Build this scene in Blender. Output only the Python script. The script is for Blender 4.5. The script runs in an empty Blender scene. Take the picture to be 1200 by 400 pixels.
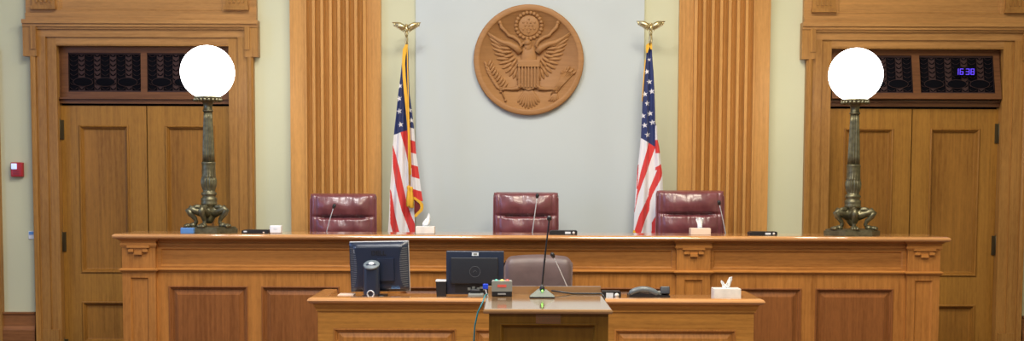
import bpy, math, random
import numpy as np
from mathutils import Matrix, Vector
random.seed(7)
PI = math.pi
S = bpy.context.scene
COL = S.collection

# ------------------------------------------------------------------ camera
F = 1500.0; EYE = 1.64; PITCH = math.radians(4.0); ROLL = math.radians(0.23); HOR = 205.0
PP = HOR + F*math.tan(PITCH)
cam_d = bpy.data.cameras.new('camera'); cam = bpy.data.objects.new('camera', cam_d); COL.objects.link(cam)
cam_d.sensor_width = 36; cam_d.lens = F*36/1200; cam_d.shift_y = (PP-200)/1200; cam_d.clip_end = 100
CM = Matrix.Rotation(PI/2-PITCH, 4, 'X') @ Matrix.Rotation(ROLL, 4, 'Z')
cam.matrix_world = Matrix.Translation((0, 0, EYE)) @ CM
S.camera = cam

def at(px, py, Y):
    d = CM.to_3x3() @ Vector(((px-600)/F, -(py-PP)/F, -1)); t = Y/d.y
    return Vector((d.x*t, Y, EYE+d.z*t))
def xa(px, py, Y): return at(px, py, Y).x
def za(py, Y, px=600): return at(px, py, Y).z

YW = 11.28      # front wall
YB = 9.74       # bench nosing
YD = 8.33       # clerk desk nosing
YL = 5.43       # lectern nosing

# ------------------------------------------------------------------ materials
MATS = {}
def mat(name, col, rough=0.5, metal=0.0, spec=0.5, emit=None, estr=0, bump=None, coat=0, trans=0, var=0.0, vscale=8):
    m = bpy.data.materials.new(name); m.use_nodes = True; nt = m.node_tree; b = nt.nodes['Principled BSDF']
    b.inputs['Base Color'].default_value = (*col, 1); b.inputs['Roughness'].default_value = rough
    b.inputs['Metallic'].default_value = metal; b.inputs['Specular IOR Level'].default_value = spec
    b.inputs['Coat Weight'].default_value = coat; b.inputs['Transmission Weight'].default_value = trans
    if emit: b.inputs['Emission Color'].default_value = (*emit, 1); b.inputs['Emission Strength'].default_value = estr
    if var or bump:
        tc = nt.nodes.new('ShaderNodeTexCoord')
    if var:
        n = nt.nodes.new('ShaderNodeTexNoise'); n.inputs['Scale'].default_value = vscale; n.inputs['Detail'].default_value = 5
        nt.links.new(tc.outputs['Object'], n.inputs['Vector'])
        r = nt.nodes.new('ShaderNodeValToRGB'); r.color_ramp.elements[0].position = .3; r.color_ramp.elements[1].position = .7
        r.color_ramp.elements[0].color = (*[c*(1-var) for c in col], 1); r.color_ramp.elements[1].color = (*[min(1, c*(1+var)) for c in col], 1)
        nt.links.new(n.outputs['Fac'], r.inputs['Fac']); nt.links.new(r.outputs['Color'], b.inputs['Base Color'])
    if bump:
        n2 = nt.nodes.new('ShaderNodeTexNoise'); n2.inputs['Scale'].default_value = bump[0]; n2.inputs['Detail'].default_value = 4
        nt.links.new(tc.outputs['Object'], n2.inputs['Vector'])
        bp = nt.nodes.new('ShaderNodeBump'); bp.inputs['Strength'].default_value = bump[1]; bp.inputs['Distance'].default_value = bump[2]
        nt.links.new(n2.outputs['Fac'], bp.inputs['Height']); nt.links.new(bp.outputs['Normal'], b.inputs['Normal'])
    MATS[name] = m; return m

def wood(name, col, axis='z', rough=0.38, var=0.26, coat=0.0, bumpk=.12):
    """oak: fine grain stretched along one axis, broad tone drift and pale ray flecks"""
    m = bpy.data.materials.new(name); m.use_nodes = True; nt = m.node_tree; L = nt.links.new; b = nt.nodes['Principled BSDF']
    b.inputs['Roughness'].default_value = rough; b.inputs['Coat Weight'].default_value = coat; b.inputs['Coat Roughness'].default_value = .12; b.inputs['Specular IOR Level'].default_value = .25 if not coat else .5
    tc = nt.nodes.new('ShaderNodeTexCoord')
    sc = {'x': (1.6, 55, 55), 'y': (55, 1.6, 55), 'z': (55, 55, 1.6)}[axis]
    sf = {'x': (14, 60, 60), 'y': (60, 14, 60), 'z': (60, 60, 14)}[axis]
    sb = {'x': (.5, 5, 5), 'y': (5, .5, 5), 'z': (5, 5, .5)}[axis]
    def noise(s, d):
        mp = nt.nodes.new('ShaderNodeMapping'); mp.inputs['Scale'].default_value = s; L(tc.outputs['Object'], mp.inputs['Vector'])
        n = nt.nodes.new('ShaderNodeTexNoise'); n.inputs['Scale'].default_value = 1; n.inputs['Detail'].default_value = d; n.inputs['Roughness'].default_value = .6
        L(mp.outputs['Vector'], n.inputs['Vector']); return n.outputs['Fac']
    g = noise(sc, 6); f = noise(sf, 2); w = noise(sb, 2)
    def math_(op, a, bb):
        n = nt.nodes.new('ShaderNodeMath'); n.operation = op
        for i, v in enumerate((a, bb)):
            if isinstance(v, (int, float)): n.inputs[i].default_value = v
            else: L(v, n.inputs[i])
        return n.outputs[0]
    t = math_('ADD', math_('MULTIPLY', g, .5), math_('ADD', math_('MULTIPLY', w, .35), math_('MULTIPLY', f, .25)))
    r = nt.nodes.new('ShaderNodeValToRGB'); e = r.color_ramp.elements
    e[0].position = .40; e[1].position = .70
    e[0].color = (col[0]*(1-var*1.1), col[1]*(1-var*1.3), col[2]*(1-var*1.5), 1)
    e[1].color = (min(1, col[0]*(1+var)), min(1, col[1]*(1+var)), min(1, col[2]*(1+var*.9)), 1)
    mid = r.color_ramp.elements.new(.55); mid.color = (*col, 1)
    L(t, r.inputs['Fac']); L(r.outputs['Color'], b.inputs['Base Color'])
    bp = nt.nodes.new('ShaderNodeBump'); bp.inputs['Strength'].default_value = bumpk; bp.inputs['Distance'].default_value = .002
    L(g, bp.inputs['Height']); L(bp.outputs['Normal'], b.inputs['Normal'])
    if coat: b.inputs['Coat IOR'].default_value = 1.7
    MATS[name] = m; return m

W_DOOR = wood('door_oak', (.315, .147, .026), 'z')
W_DOORP = wood('door_panel_oak', (.275, .122, .022), 'z')
W_CASE = wood('casing_oak', (.35, .168, .042), 'z')
W_CASEH = wood('casing_oak_across', (.40, .20, .062), 'x')
W_PIL = wood('pilaster_oak', (.54, .27, .078), 'z', .4, .18)
W_BEN = wood('bench_oak', (.42, .172, .040), 'x', .32)
W_BENV = wood('bench_oak_upright', (.39, .158, .036), 'z', .32)
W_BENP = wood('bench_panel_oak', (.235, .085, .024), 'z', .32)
W_CAP = wood('bench_cap_oak', (.52, .25, .088), 'x', .16, .14, 1, 0)
W_DSK = wood('desk_oak', (.43, .19, .038), 'x', .32)
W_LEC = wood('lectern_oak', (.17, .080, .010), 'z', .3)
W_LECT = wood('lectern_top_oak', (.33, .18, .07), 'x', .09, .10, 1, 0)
W_SEAL = wood('seal_wood', (.36, .18, .068), 'x', .5, .12, 0)
W_DARK = wood('transom_oak', (.15, .062, .024), 'x')
W_WAIN = wood('wainscot_oak', (.25, .10, .035), 'x')
M_CREAM = mat('cream_plaster', (.585, .58, .39), .8, var=.03, vscale=1.2, bump=(60, .08, .002))
M_WHITE = mat('white_plaster', (.525, .575, .575), .8, var=.02, vscale=1.0, bump=(60, .06, .002))
M_CEIL = mat('ceiling_plaster', (.8, .79, .74), .9, var=.02)
M_FLOOR = mat('floor_carpet', (.12, .07, .06), .95, var=.2, vscale=60)
M_BRONZE = mat('aged_bronze', (.15, .135, .078), .42, .7, var=.35, vscale=30, bump=(60, .3, .004))
M_BRASS = mat('brass', (.62, .52, .28), .3, .9)
M_HINGE = mat('dull_brass', (.16, .13, .07), .4, .9)
M_GOLD = mat('gold_fringe', (.78, .42, .03), .7, bump=(200, .5, .004))
M_GLOBE = mat('opal_globe', (.95, .95, .95), .4, emit=(1, .985, .97), estr=7)
M_BURG = mat('burgundy_leather', (.175, .050, .056), .30, spec=.7, var=.22, vscale=9, bump=(16, .12, .010), coat=.2)
M_BROWNL = mat('mauve_leather', (.125, .083, .08), .42, var=.12, vscale=12, bump=(20, .2, .008))
M_BLACK = mat('black_plastic', (.012, .012, .014), .4)
M_NAVY = mat('navy_black_plastic', (.009, .017, .040), .34, spec=.7)
M_NAVY2 = mat('navy_plastic_lighter', (.022, .028, .040), .38, spec=.7)
M_COVER = mat('charcoal_plastic', (.012, .015, .022), .5, spec=.4)
M_VENT = mat('vent_slat_plastic', (.11, .12, .14), .5)
M_CAPG = mat('blue_grey_plastic', (.15, .18, .20), .45)
M_SILV = mat('silver_plastic', (.5, .52, .54), .35, .2)
M_CHROME = mat('chrome', (.7, .72, .75), .18, 1)
M_GREY = mat('grey_plastic', (.22, .23, .21), .45)
M_MICG = mat('grey_green_enamel', (.13, .145, .125), .35, .3)
M_PAPER = mat('tissue_paper', (.86, .86, .86), .9, bump=(30, .3, .01))
M_CARD = mat('tissue_box_card', (.66, .63, .58), .7, var=.12, vscale=14)
M_CARDP = mat('tissue_box_pink_card', (.72, .56, .44), .7, var=.05)
M_RED = mat('red_plastic', (.40, .015, .02), .35)
M_WPLAST = mat('white_plastic', (.75, .77, .80), .4)
M_BLUE = mat('blue_plastic', (.01, .05, .55), .35)
M_LBLUE = mat('light_blue_tape', (.10, .24, .52), .5)
M_TEALC = mat('teal_cable', (.004, .16, .19), .45)
M_PLAQ = mat('engraved_plaque', (.20, .085, .03), .5)
M_GRILLE = mat('dark_grille_iron', (.050, .028, .026), .8, .0, .1)
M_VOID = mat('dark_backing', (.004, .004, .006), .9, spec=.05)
M_LABEL = mat('pale_label', (.62, .66, .70), .5)
M_GLASS = mat('clear_glass', (1, 1, 1), .02, trans=1)

# ------------------------------------------------------------------ mesh builder
class MB:
    def __init__(s): s.v = []; s.f = []; s.sm = []
    def add(s, vs, fs, smooth=False):
        n = len(s.v); s.v += [tuple(v) for v in vs]; s.f += [tuple(i+n for i in f) for f in fs]; s.sm += [smooth]*len(fs); return s
    def box(s, x0, x1, y0, y1, z0, z1):
        v = [(x, y, z) for z in (z0, z1) for y in (y0, y1) for x in (x0, x1)]
        return s.add(v, [(0, 2, 3, 1), (4, 5, 7, 6), (0, 1, 5, 4), (2, 6, 7, 3), (0, 4, 6, 2), (1, 3, 7, 5)])
    def rbox(s, cx, cy, cz, w, d, h, r, M=None, e=4, smooth=True):
        """box with all edges rounded: a subdivided cube pulled onto a rounded solid"""
        n = 2*e+2
        pts = {}; vs = []; fs = []
        hs = (w/2, d/2, h/2); r = min(r, *[q*.999 for q in hs])
        def co(i, half):
            a = i/(n-1)
            if i <= e: t = i/e*.5*1.0; return -half + r*(1-math.cos(t*PI))*1.0 if False else -half + r*(i/e)
            return half - r*((n-1-i)/e)
        def key(i, j, k):
            if (i, j, k) in pts: return pts[(i, j, k)]
            p = Vector((co(i, hs[0]), co(j, hs[1]), co(k, hs[2])))
            q = Vector([max(-hs[a]+r, min(hs[a]-r, p[a])) for a in range(3)])
            dlt = p-q
            if dlt.length > 1e-9:
                # map cube corner region to sphere
                p = q + dlt.normalized()*r
            if M: p = M @ p
            p = p + Vector((cx, cy, cz)); vs.append(p); pts[(i, j, k)] = len(vs)-1; return len(vs)-1
        m = n-1
        for a in range(m):
            for b in range(m):
                fs.append((key(a, b, 0), key(a, b+1, 0), key(a+1, b+1, 0), key(a+1, b, 0)))
                fs.append((key(a, b, m), key(a+1, b, m), key(a+1, b+1, m), key(a, b+1, m)))
                fs.append((key(a, 0, b), key(a+1, 0, b), key(a+1, 0, b+1), key(a, 0, b+1)))
                fs.append((key(a, m, b), key(a, m, b+1), key(a+1, m, b+1), key(a+1, m, b)))
                fs.append((key(0, a, b), key(0, a, b+1), key(0, a+1, b+1), key(0, a+1, b)))
                fs.append((key(m, a, b), key(m, a+1, b), key(m, a+1, b+1), key(m, a, b+1)))
        return s.add(vs, fs, smooth)
    def lathe(s, prof, c=(0, 0, 0), n=32, flute=None, M=None):
        """prof: (r, z) from bottom to top. flute = (count, depth, z0, z1)"""
        vs = []; fs = []
        for r, z in prof:
            for k in range(n):
                a = 2*PI*k/n; rr = r
                if flute and flute[2] <= z <= flute[3]: rr = r*(1-flute[1]*(.5-.5*math.cos(a*flute[0])))
                p = Vector((rr*math.cos(a), rr*math.sin(a), z))
                if M: p = M @ p
                vs.append(p+Vector(c))
        for i in range(len(prof)-1):
            for k in range(n):
                k2 = (k+1) % n
                fs.append((i*n+k, i*n+k2, (i+1)*n+k2, (i+1)*n+k))
        fs.append(tuple(range(n-1, -1, -1))); fs.append(tuple(range((len(prof)-1)*n, len(prof)*n)))
        return s.add(vs, fs, True)
    def tube(s, pts, rad, n=10, squash=None):
        pts = [Vector(p) for p in pts]
        if not isinstance(rad, (list, tuple)): rad = [rad]*len(pts)
        vs = []; fs = []; prev = None
        for i, p in enumerate(pts):
            t = (pts[min(i+1, len(pts)-1)]-pts[max(i-1, 0)]).normalized()
            if prev is None:
                u = t.cross(Vector((0, 1, 0)))
                if u.length < .1: u = t.cross(Vector((1, 0, 0)))
            else: u = prev - t*prev.dot(t)
            u.normalize(); w = t.cross(u); prev = u
            for k in range(n):
                a = 2*PI*k/n; vs.append(p+(u*math.cos(a)+w*math.sin(a))*rad[i])
        for i in range(len(pts)-1):
            for k in range(n):
                k2 = (k+1) % n; fs.append((i*n+k, (i+1)*n+k, (i+1)*n+k2, i*n+k2))
        fs.append(tuple(range(n))); fs.append(tuple(range((len(pts)-1)*n+n-1, (len(pts)-1)*n-1, -1)))
        return s.add(vs, fs, True)
    def ball(s, c, r, sx=1, sy=1, sz=1, M=None, nu=16, nv=10):
        vs = []; fs = []
        for i in range(nv+1):
            th = PI*i/nv
            for k in range(nu):
                a = 2*PI*k/nu; p = Vector((r*sx*math.sin(th)*math.cos(a), r*sy*math.sin(th)*math.sin(a), r*sz*math.cos(th)))
                if M: p = M @ p
                vs.append(p+Vector(c))
        for i in range(nv):
            for k in range(nu):
                k2 = (k+1) % nu; fs.append((i*nu+k, (i+1)*nu+k, (i+1)*nu+k2, i*nu+k2))
        return s.add(vs, fs, True)
    def rings(s, x0, x1, z0, z1, Y, steps, cap=True):
        """concentric rectangles facing -Y: steps = (inset, depth behind Y)"""
        vs = []; fs = []
        for ins, dy in steps:
            vs += [(x0+ins, Y+dy, z0+ins), (x1-ins, Y+dy, z0+ins), (x1-ins, Y+dy, z1-ins), (x0+ins, Y+dy, z1-ins)]
        for i in range(len(steps)-1):
            a = i*4; b = a+4
            for k in range(4):
                k2 = (k+1) % 4; fs.append((a+k, a+k2, b+k2, b+k))
        if cap: n = (len(steps)-1)*4; fs.append((n, n+1, n+2, n+3))
        return s.add(vs, fs)
    def sheet(s, x0, x1, z0, z1, Y, holes, back=.03):
        """front face facing -Y with rectangular holes, plus the solid box edge around it"""
        xs = sorted({x0, x1, *[h[0] for h in holes], *[h[1] for h in holes]}); zs = sorted({z0, z1, *[h[2] for h in holes], *[h[3] for h in holes]})
        xs = [x for x in xs if x0-1e-6 <= x <= x1+1e-6]; zs = [z for z in zs if z0-1e-6 <= z <= z1+1e-6]
        for i in range(len(xs)-1):
            for j in range(len(zs)-1):
                cx = (xs[i]+xs[i+1])/2; cz = (zs[j]+zs[j+1])/2
                if any(h[0] < cx < h[1] and h[2] < cz < h[3] for h in holes): continue
                s.add([(xs[i], Y, zs[j]), (xs[i+1], Y, zs[j]), (xs[i+1], Y, zs[j+1]), (xs[i], Y, zs[j+1])], [(0, 1, 2, 3)])
        v = [(x, y, z) for z in (z0, z1) for y in (Y, Y+back) for x in (x0, x1)]
        return s.add(v, [(0, 2, 3, 1), (4, 5, 7, 6), (0, 4, 6, 2), (1, 3, 7, 5), (2, 6, 7, 3)])
    def sweep(s, path, prof, closed=False, capends=True, smooth=False):
        """profile of (out, z) swept along an XY polyline; 'out' is to the right of travel; mitred corners"""
        P = [Vector((p[0], p[1])) for p in path]; n = len(P); m = len(prof); vs = []; fs = []
        for i in range(n):
            def nr(a, b): d = (b-a).normalized(); return Vector((d.y, -d.x))
            if closed or 0 < i < n-1:
                n1 = nr(P[i-1], P[i]); n2 = nr(P[i], P[(i+1) % n]); q = (n1+n2)
                q = q/ max(.2, (1+n1.dot(n2)))
            elif i == 0: q = nr(P[0], P[1])
            else: q = nr(P[-2], P[-1])
            for o, z in prof: vs.append((P[i].x+q.x*o, P[i].y+q.y*o, z))
        R = n if closed else n-1
        for i in range(R):
            a = i*m; b = ((i+1) % n)*m
            for k in range(m-1): fs.append((a+k, b+k, b+k+1, a+k+1))
        if capends and not closed: fs.append(tuple(range(m-1, -1, -1))); fs.append(tuple((n-1)*m+k for k in range(m)))
        return s.add(vs, fs, smooth)
    def prism(s, poly, y0, y1, M=None):
        """polygon in XZ extruded in Y"""
        n = len(poly); vs = [(x, y0, z) for x, z in poly]+[(x, y1, z) for x, z in poly]
        if M: vs = [M @ Vector(v) for v in vs]
        fs = [tuple(range(n)), tuple(range(2*n-1, n-1, -1))]+[(k, k+n, (k+1) % n+n, (k+1) % n) for k in range(n)]
        return s.add(vs, fs)
    def build(s, name, m, parent=None, origin=None, M=None):
        me = bpy.data.meshes.new(name); vs = s.v
        if M: vs = [tuple(M @ Vector(v)) for v in vs]
        if origin is not None: o_ = Vector(origin); vs = [tuple(Vector(v)-o_) for v in vs]
        me.from_pydata(vs, [], s.f); me.update()
        import bmesh
        bm = bmesh.new(); bm.from_mesh(me); bmesh.ops.recalc_face_normals(bm, faces=bm.faces); bm.to_mesh(me); bm.free()
        me.polygons.foreach_set('use_smooth', s.sm)
        me.materials.append(m)
        o = bpy.data.objects.new(name, me); COL.objects.link(o)
        if origin is not None: o.location = origin
        if parent: o.parent = parent
        return o

def put(parent, *objs):
    """parent meshes whose vertices are in world coordinates to an Empty placed elsewhere"""
    for o in objs:
        o.parent = parent; o.matrix_parent_inverse = Matrix.Translation(parent.location).inverted() if parent.rotation_euler.z == 0 else parent.matrix_basis.inverted()

def thing(name, label, cat, loc=(0, 0, 0), rz=0, group=None):
    o = bpy.data.objects.new(name, None); COL.objects.link(o); o.location = loc; o.rotation_euler = (0, 0, rz)
    o['label'] = label; o['category'] = cat
    if group: o['group'] = group
    o.empty_display_size = .1
    return o
def tag(o, label, cat, group=None):
    o['label'] = label; o['category'] = cat
    if group: o['group'] = group
    return o
def struct(name, mb, m, parent=None):
    o = mb.build(name, m, parent)
    if not parent: o['kind'] = 'structure'
    return o
def sempty(name, loc=(0, 0, 0)):
    o = bpy.data.objects.new(name, None); COL.objects.link(o); o.location = loc; o['kind'] = 'structure'; return o
def copy_tree(o, parent=None):
    c = o.copy(); COL.objects.link(c); c.parent = parent
    for ch in list(o.children): copy_tree(ch, c)
    return c
def text(name, body, size, m, parent, M):
    cu = bpy.data.curves.new(name, 'FONT'); cu.body = body; cu.size = size; cu.extrude = .0012; cu.offset = .0012; cu.align_x = 'CENTER'; cu.align_y = 'CENTER'
    tmp = bpy.data.objects.new('tmp', cu); COL.objects.link(tmp); dg = bpy.context.evaluated_depsgraph_get()
    me = bpy.data.meshes.new_from_object(tmp.evaluated_get(dg)); bpy.data.objects.remove(tmp); bpy.data.curves.remove(cu)
    me.materials.clear(); me.materials.append(m); me.transform(M)
    o = bpy.data.objects.new(name, me); COL.objects.link(o); o.parent = parent; return o

# ================================================================== ROOM SHELL
RX = 6.4; CZ = 5.6; YBACK = -5.0
PS = F/YW   # about 133 px per metre on the wall
XC = xa(620.3, 200, YW)     # axis of the room
def wx(px): return XC+(px-620.3)/PS          # architectural px measured about the axis, on the wall plane
def wz(py): return za(py, YW)
struct('floor', MB().box(-RX, RX, YBACK, YW+.4, -.1, 0), M_FLOOR)
struct('ceiling', MB().box(-RX, RX, YBACK, YW+.4, CZ, CZ+.1), M_CEIL)
struct('wall_right', MB().box(RX, RX+.15, YBACK, YW+.4, 0, CZ), M_CREAM)
# left wall with two tall window openings
lw = MB()
WINY = ((2.6, 4.4), (6.7, 8.5)); WZ0, WZ1 = 1.1, 4.4
ys = [YBACK, WINY[0][0], WINY[0][1], WINY[1][0], WINY[1][1], YW+.4]
for i in (0, 2, 4): lw.box(-RX-.15, -RX, ys[i], ys[i+1], 0, CZ)
for a, b in WINY: lw.box(-RX-.15, -RX, a, b, 0, WZ0); lw.box(-RX-.15, -RX, a, b, WZ1, CZ)
struct('wall_left', lw, M_CREAM)
for i, (a, b) in enumerate(WINY):
    w = sempty('window_%d' % (i+3), (-RX-.07, (a+b)/2, WZ0))
    m_ = MB().box(-.05, .05, a-(a+b)/2, a-(a+b)/2+.08, 0, WZ1-WZ0).box(-.05, .05, b-(a+b)/2-.08, b-(a+b)/2, 0, WZ1-WZ0)
    m_.box(-.05, .05, -.03, .03, 0, WZ1-WZ0).box(-.05, .05, a-(a+b)/2, b-(a+b)/2, 0, .08).box(-.05, .05, a-(a+b)/2, b-(a+b)/2, WZ1-WZ0-.08, WZ1-WZ0).box(-.05, .05, a-(a+b)/2, b-(a+b)/2, 1.6, 1.66)
    m_.build('window_frame', W_CASE, w)
    m_.sm = m_.sm

# doorway module constants (metres from wall px)
DC = [XC-448.8/PS, XC+448.8/PS]
OH = 102.3/PS                                 # half opening
zT = wz(54.5); zTb = wz(123); zD = wz(125.5)      # opening top, transom bottom, door top
fw = MB()
zt_open = zT
xs = [-RX, DC[0]-OH, DC[0]+OH, DC[1]-OH, DC[1]+OH, RX]
for i in (0, 2, 4): fw.box(xs[i], xs[i+1], YW, YW+.2, 0, CZ)
for d in DC: fw.box(d-OH, d+OH, YW, YW+.2, zt_open, CZ)
struct('wall_front', fw, M_CREAM)
# white plaster panel behind the centre chair
struct('wall_centre', MB().box(wx(488), wx(752.5), YW-.025, YW, .35, CZ-.4), M_WHITE)

# ---- doors, casings and transoms
for di, d in enumerate(DC):
    def R(k): return k/PS
    # casing -------------------------------------------------
    H = R(129); EH = R(135.5); IH = OH
    zc = wz(34); ze = wz(69); ztop = wz(27)
    cs = sempty('trim_%d' % (di+1), (d, YW, 0))
    def casing_side(sg):
        m_ = MB()
        # profile across the jamb: from opening outwards (x offset, projection)
        pr = [(OH-.02, 0), (OH-.02, .035), (OH+R(9), .035), (OH+R(9), .055), (OH+R(20), .055), (OH+R(20), .075), (OH+R(22), .085), (OH+R(25), .088), (H-R(2), .078), (H, .06), (H, 0)]
        vs = []; fs = []
        for z in (0, wz(46)):
            for o_, pj in pr: vs.append((sg*o_, -pj, z))
        n = len(pr)
        for k in range(n-1): fs.append((k, k+1, n+k+1, n+k))
        m_.add(vs, fs)
        # crossette ear
        m_.box(min(sg*(H-R(9)), sg*EH), max(sg*(H-R(9)), sg*EH), -.088, 0, ze, zc)
        m_.box(min(sg*(H-R(9)), sg*(H-R(3))), max(sg*(H-R(9)), sg*(H-R(3))), -.10, -.088, ze+.06, zc)
        m_.box(min(sg*(OH+.0), sg*(H-.05)), max(sg*(OH), sg*(H-.05)), -.060, 0, 0, .26)
        return m_
    for sg in (-1, 1):
        casing_side(sg).build('jamb_casing', W_CASE, cs)
    hd = MB()
    hd.box(-OH+.02, OH-.02, -.035, 0, zT-.0, wz(46)); hd.box(-OH-R(8.9), OH+R(8.9), -.055, 0, wz(46), wz(37))
    # stepped crown of the head
    e = EH
    for sg in (-1, 1): xs_ = sorted((sg*(OH+R(8.9)), sg*(H-.004))); hd.box(xs_[0], xs_[1], -.0552, 0, wz(46), wz(34.5))
    hd.box(-H+.02, H-.02, -.078, 0, wz(37), wz(34.5)); hd.box(-e, e, -.098, 0, wz(34.5), wz(31.5)); hd.box(-e-.0, e+.0, -.115, 0, wz(31), wz(26.5)); hd.box(-e-.0, e, -.10, 0, wz(31.5), wz(31))
    hd.box(-R(133), R(133), -.07, 0, wz(26.5), wz(18.5))
    hd.build('head_casing', W_CASEH, cs)
    # frieze over the head: plain field panel and fluted blocks
    fr = MB(); z0 = wz(18.5); z1 = wz(-45); pt = wz(15)
    fr.sheet(-R(133), R(133), z0, z1, -.055, [(-R(94), R(94), pt, z1-.06)], .055)
    fr.rings(-R(94), R(94), pt, z1-.06, -.055, [(0, 0), (.004, .008), (.012, .008), (.016, .018), (.05, .018)])
    fr.build('frieze', W_CASEH, cs)
    for sg in (-1, 1):
        bk = MB(); bx = sg*R(111)
        bk.box(bx-R(13), bx+R(13), -.085, -.055, wz(10), z1-.08); bk.box(bx-R(14), bx+R(14), -.10, -.055, wz(14.5), wz(10))
        for q in (-1.5, -.5, .5, 1.5): bk.box(bx+q*R(5)-R(1.2), bx+q*R(5)+R(1.2), -.095, -.085, wz(6.5), z1-.12)
        bk.build('fluted_block', W_CASE, cs)
    MB().box(-R(138), R(138), -.14, 0, z1, z1+.07).box(-R(142), R(142), -.2, 0, z1+.07, z1+.14).build('cornice', W_CASEH, cs)
    # transom: a sash of two grille panes --------------------
    wn = sempty('window_%d' % (di+1), (d, YW+.06, zTb))
    hh = zT-zTb
    MB().box(-OH, OH, -.02, .02, 0, R(6.5)).box(-OH, OH, -.05, .02, R(5), R(6.8)).box(-OH, -OH+R(5), -.0, .06, R(5), hh).box(OH-R(5), OH, -.0, .06, R(5), hh).box(-OH, OH, -.0, .06, hh-R(2), hh).build('transom_frame', W_DARK, wn)
    sx0, sx1 = -OH+R(4), OH-R(4); gz0, gz1 = R(13.5), hh-R(8.5)
    panes = [(-R(90), -R(5.5)), (R(2), R(86.5))]
    if di == 1: panes = [(-R(89), -R(4)), (R(5), R(91))]
    TL = Matrix.Translation((0, 0, hh-R(2))) @ Matrix.Rotation(math.radians(-14 if di else -1), 4, 'X') @ Matrix.Translation((0, 0, -hh+R(2)))
    MB().sheet(sx0, sx1, R(6.8), hh-R(2.2), -.005, [(a, b, gz0, gz1) for a, b in panes], .03).build('sash', W_DARK, wn, M=TL)
    for a, b in panes:
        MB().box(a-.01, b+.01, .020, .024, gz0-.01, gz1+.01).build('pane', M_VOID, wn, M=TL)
        g = MB(); vd = MB(); ncol = 9; yg = .014
        wD, wB = (b-a)*.128, (b-a)*.09; x = a
        for c in range(ncol):
            cw = wB if c % 2 else wD; xm = x+cw/2; nr = 8; rh = (gz1-gz0)/(nr+.3)
            if c % 2: g.box(x, x+cw, .015, .0185, gz0, gz1)
            for e_ in (x, x+cw): g.tube([(e_, yg, gz0), (e_, yg, gz1)], .0022, 5)
            for r_ in range(nr):
                zz = gz0+.02+r_*rh; tgt = vd if c % 2 else g; k = .006 if c % 2 else .0022
                for q in (-1, 1): tgt.tube([(xm+q*cw*.42, yg-.001, zz+rh*.55), (xm+q*cw*.25, yg-.001, zz+rh*.2), (xm, yg-.001, zz)], [k*.4, k, k*.5], 5)
            x += cw
        g.box(a, b, .006, .0185, gz0, gz0+.012).box(a, b, .006, .0185, gz1-.012, gz1)
        for q in (.19, .5, .81):
            ox = a+(b-a)*q; oz = gz0+.088
            g.tube([(ox+.086*math.cos(th), .010, oz+.039*math.sin(th)) for th in np.linspace(0, 2*PI, 25)], .0022, 6)
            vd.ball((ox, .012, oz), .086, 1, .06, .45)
        gg = g.build('grille', M_GRILLE, wn, M=TL)
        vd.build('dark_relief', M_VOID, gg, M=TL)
    # door leaves -------------------------------------------
    for li, sg in enumerate((-1, 1)):
        a, b = (-OH+.012, -.005) if sg < 0 else (.005, OH-.012)
        dn = sempty('door_%d' % (di*2+li+1), (d, YW+.07, 0))
        Yf = 0
        if sg < 0: px0, px1 = a+R(21.5), b-R(21.5)
        else: px0, px1 = a+R(21.5), b-R(21.5)
        up = (wz(322), wz(149)); lo = (.13, wz(357))
        lf = MB().sheet(a, b, .01, zD, Yf, [(px0, px1, *up), (px0, px1, *lo)], .045)
        lf.build('leaf', W_DOOR, dn)
        for zz0, zz1 in (up, lo):
            MB().rings(px0-.004, px1+.004, zz0-.004, zz1+.004, Yf, [(0, 0), (0, -.010), (.008, -.014), (.016, -.010), (.022, .004), (.026, .004), (.034, .022), (.042, .024), (.08, .024)]).build('panel', W_DOORP, dn)
        hx = a-.008 if sg < 0 else b+.008
        for zc_ in (wz(154), wz(286), wz(412)):
            hg = MB().lathe([(.006, -.095), (.011, -.09), (.011, .09), (.006, .095)], (hx, -.025, zc_), 12)
            hg.ball((hx, -.025, zc_+.1), .009).ball((hx, -.025, zc_-.1), .009)
            hg.box(min(hx, hx-sg*.035), max(hx, hx-sg*.035), -.012, -.001, zc_-.085, zc_+.085)
            hg.build('hinge', M_HINGE, dn)
for i, d in enumerate(DC): struct('door_frame', MB().box(d-OH, d-OH+.0105, YW-.034, YW+.2, 0, zT).box(d+OH-.0105, d+OH, YW-.034, YW+.2, 0, zT).box(d-OH, d+OH, YW-.03, YW+.2, zT-.01, zT), W_CASE)
for i, d in enumerate(DC): struct('door_stop', MB().box(d-OH+.001, d-OH+.05, YW+.116, YW+.19, 0, zT).box(d+OH-.05, d+OH-.001, YW+.116, YW+.19, 0, zT).box(d-.05, d+.05, YW+.116, YW+.15, 0, zD).box(d-OH+.05, d+OH-.05, YW+.116, YW+.19, zD-.03, zD+.06), M_VOID)  # near-black strips behind the leaf gaps; their shade is put in as colour
struct('wall_corridor', MB().box(-RX, RX, YW+.3, YW+.4, 0, CZ), M_CREAM)

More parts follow.
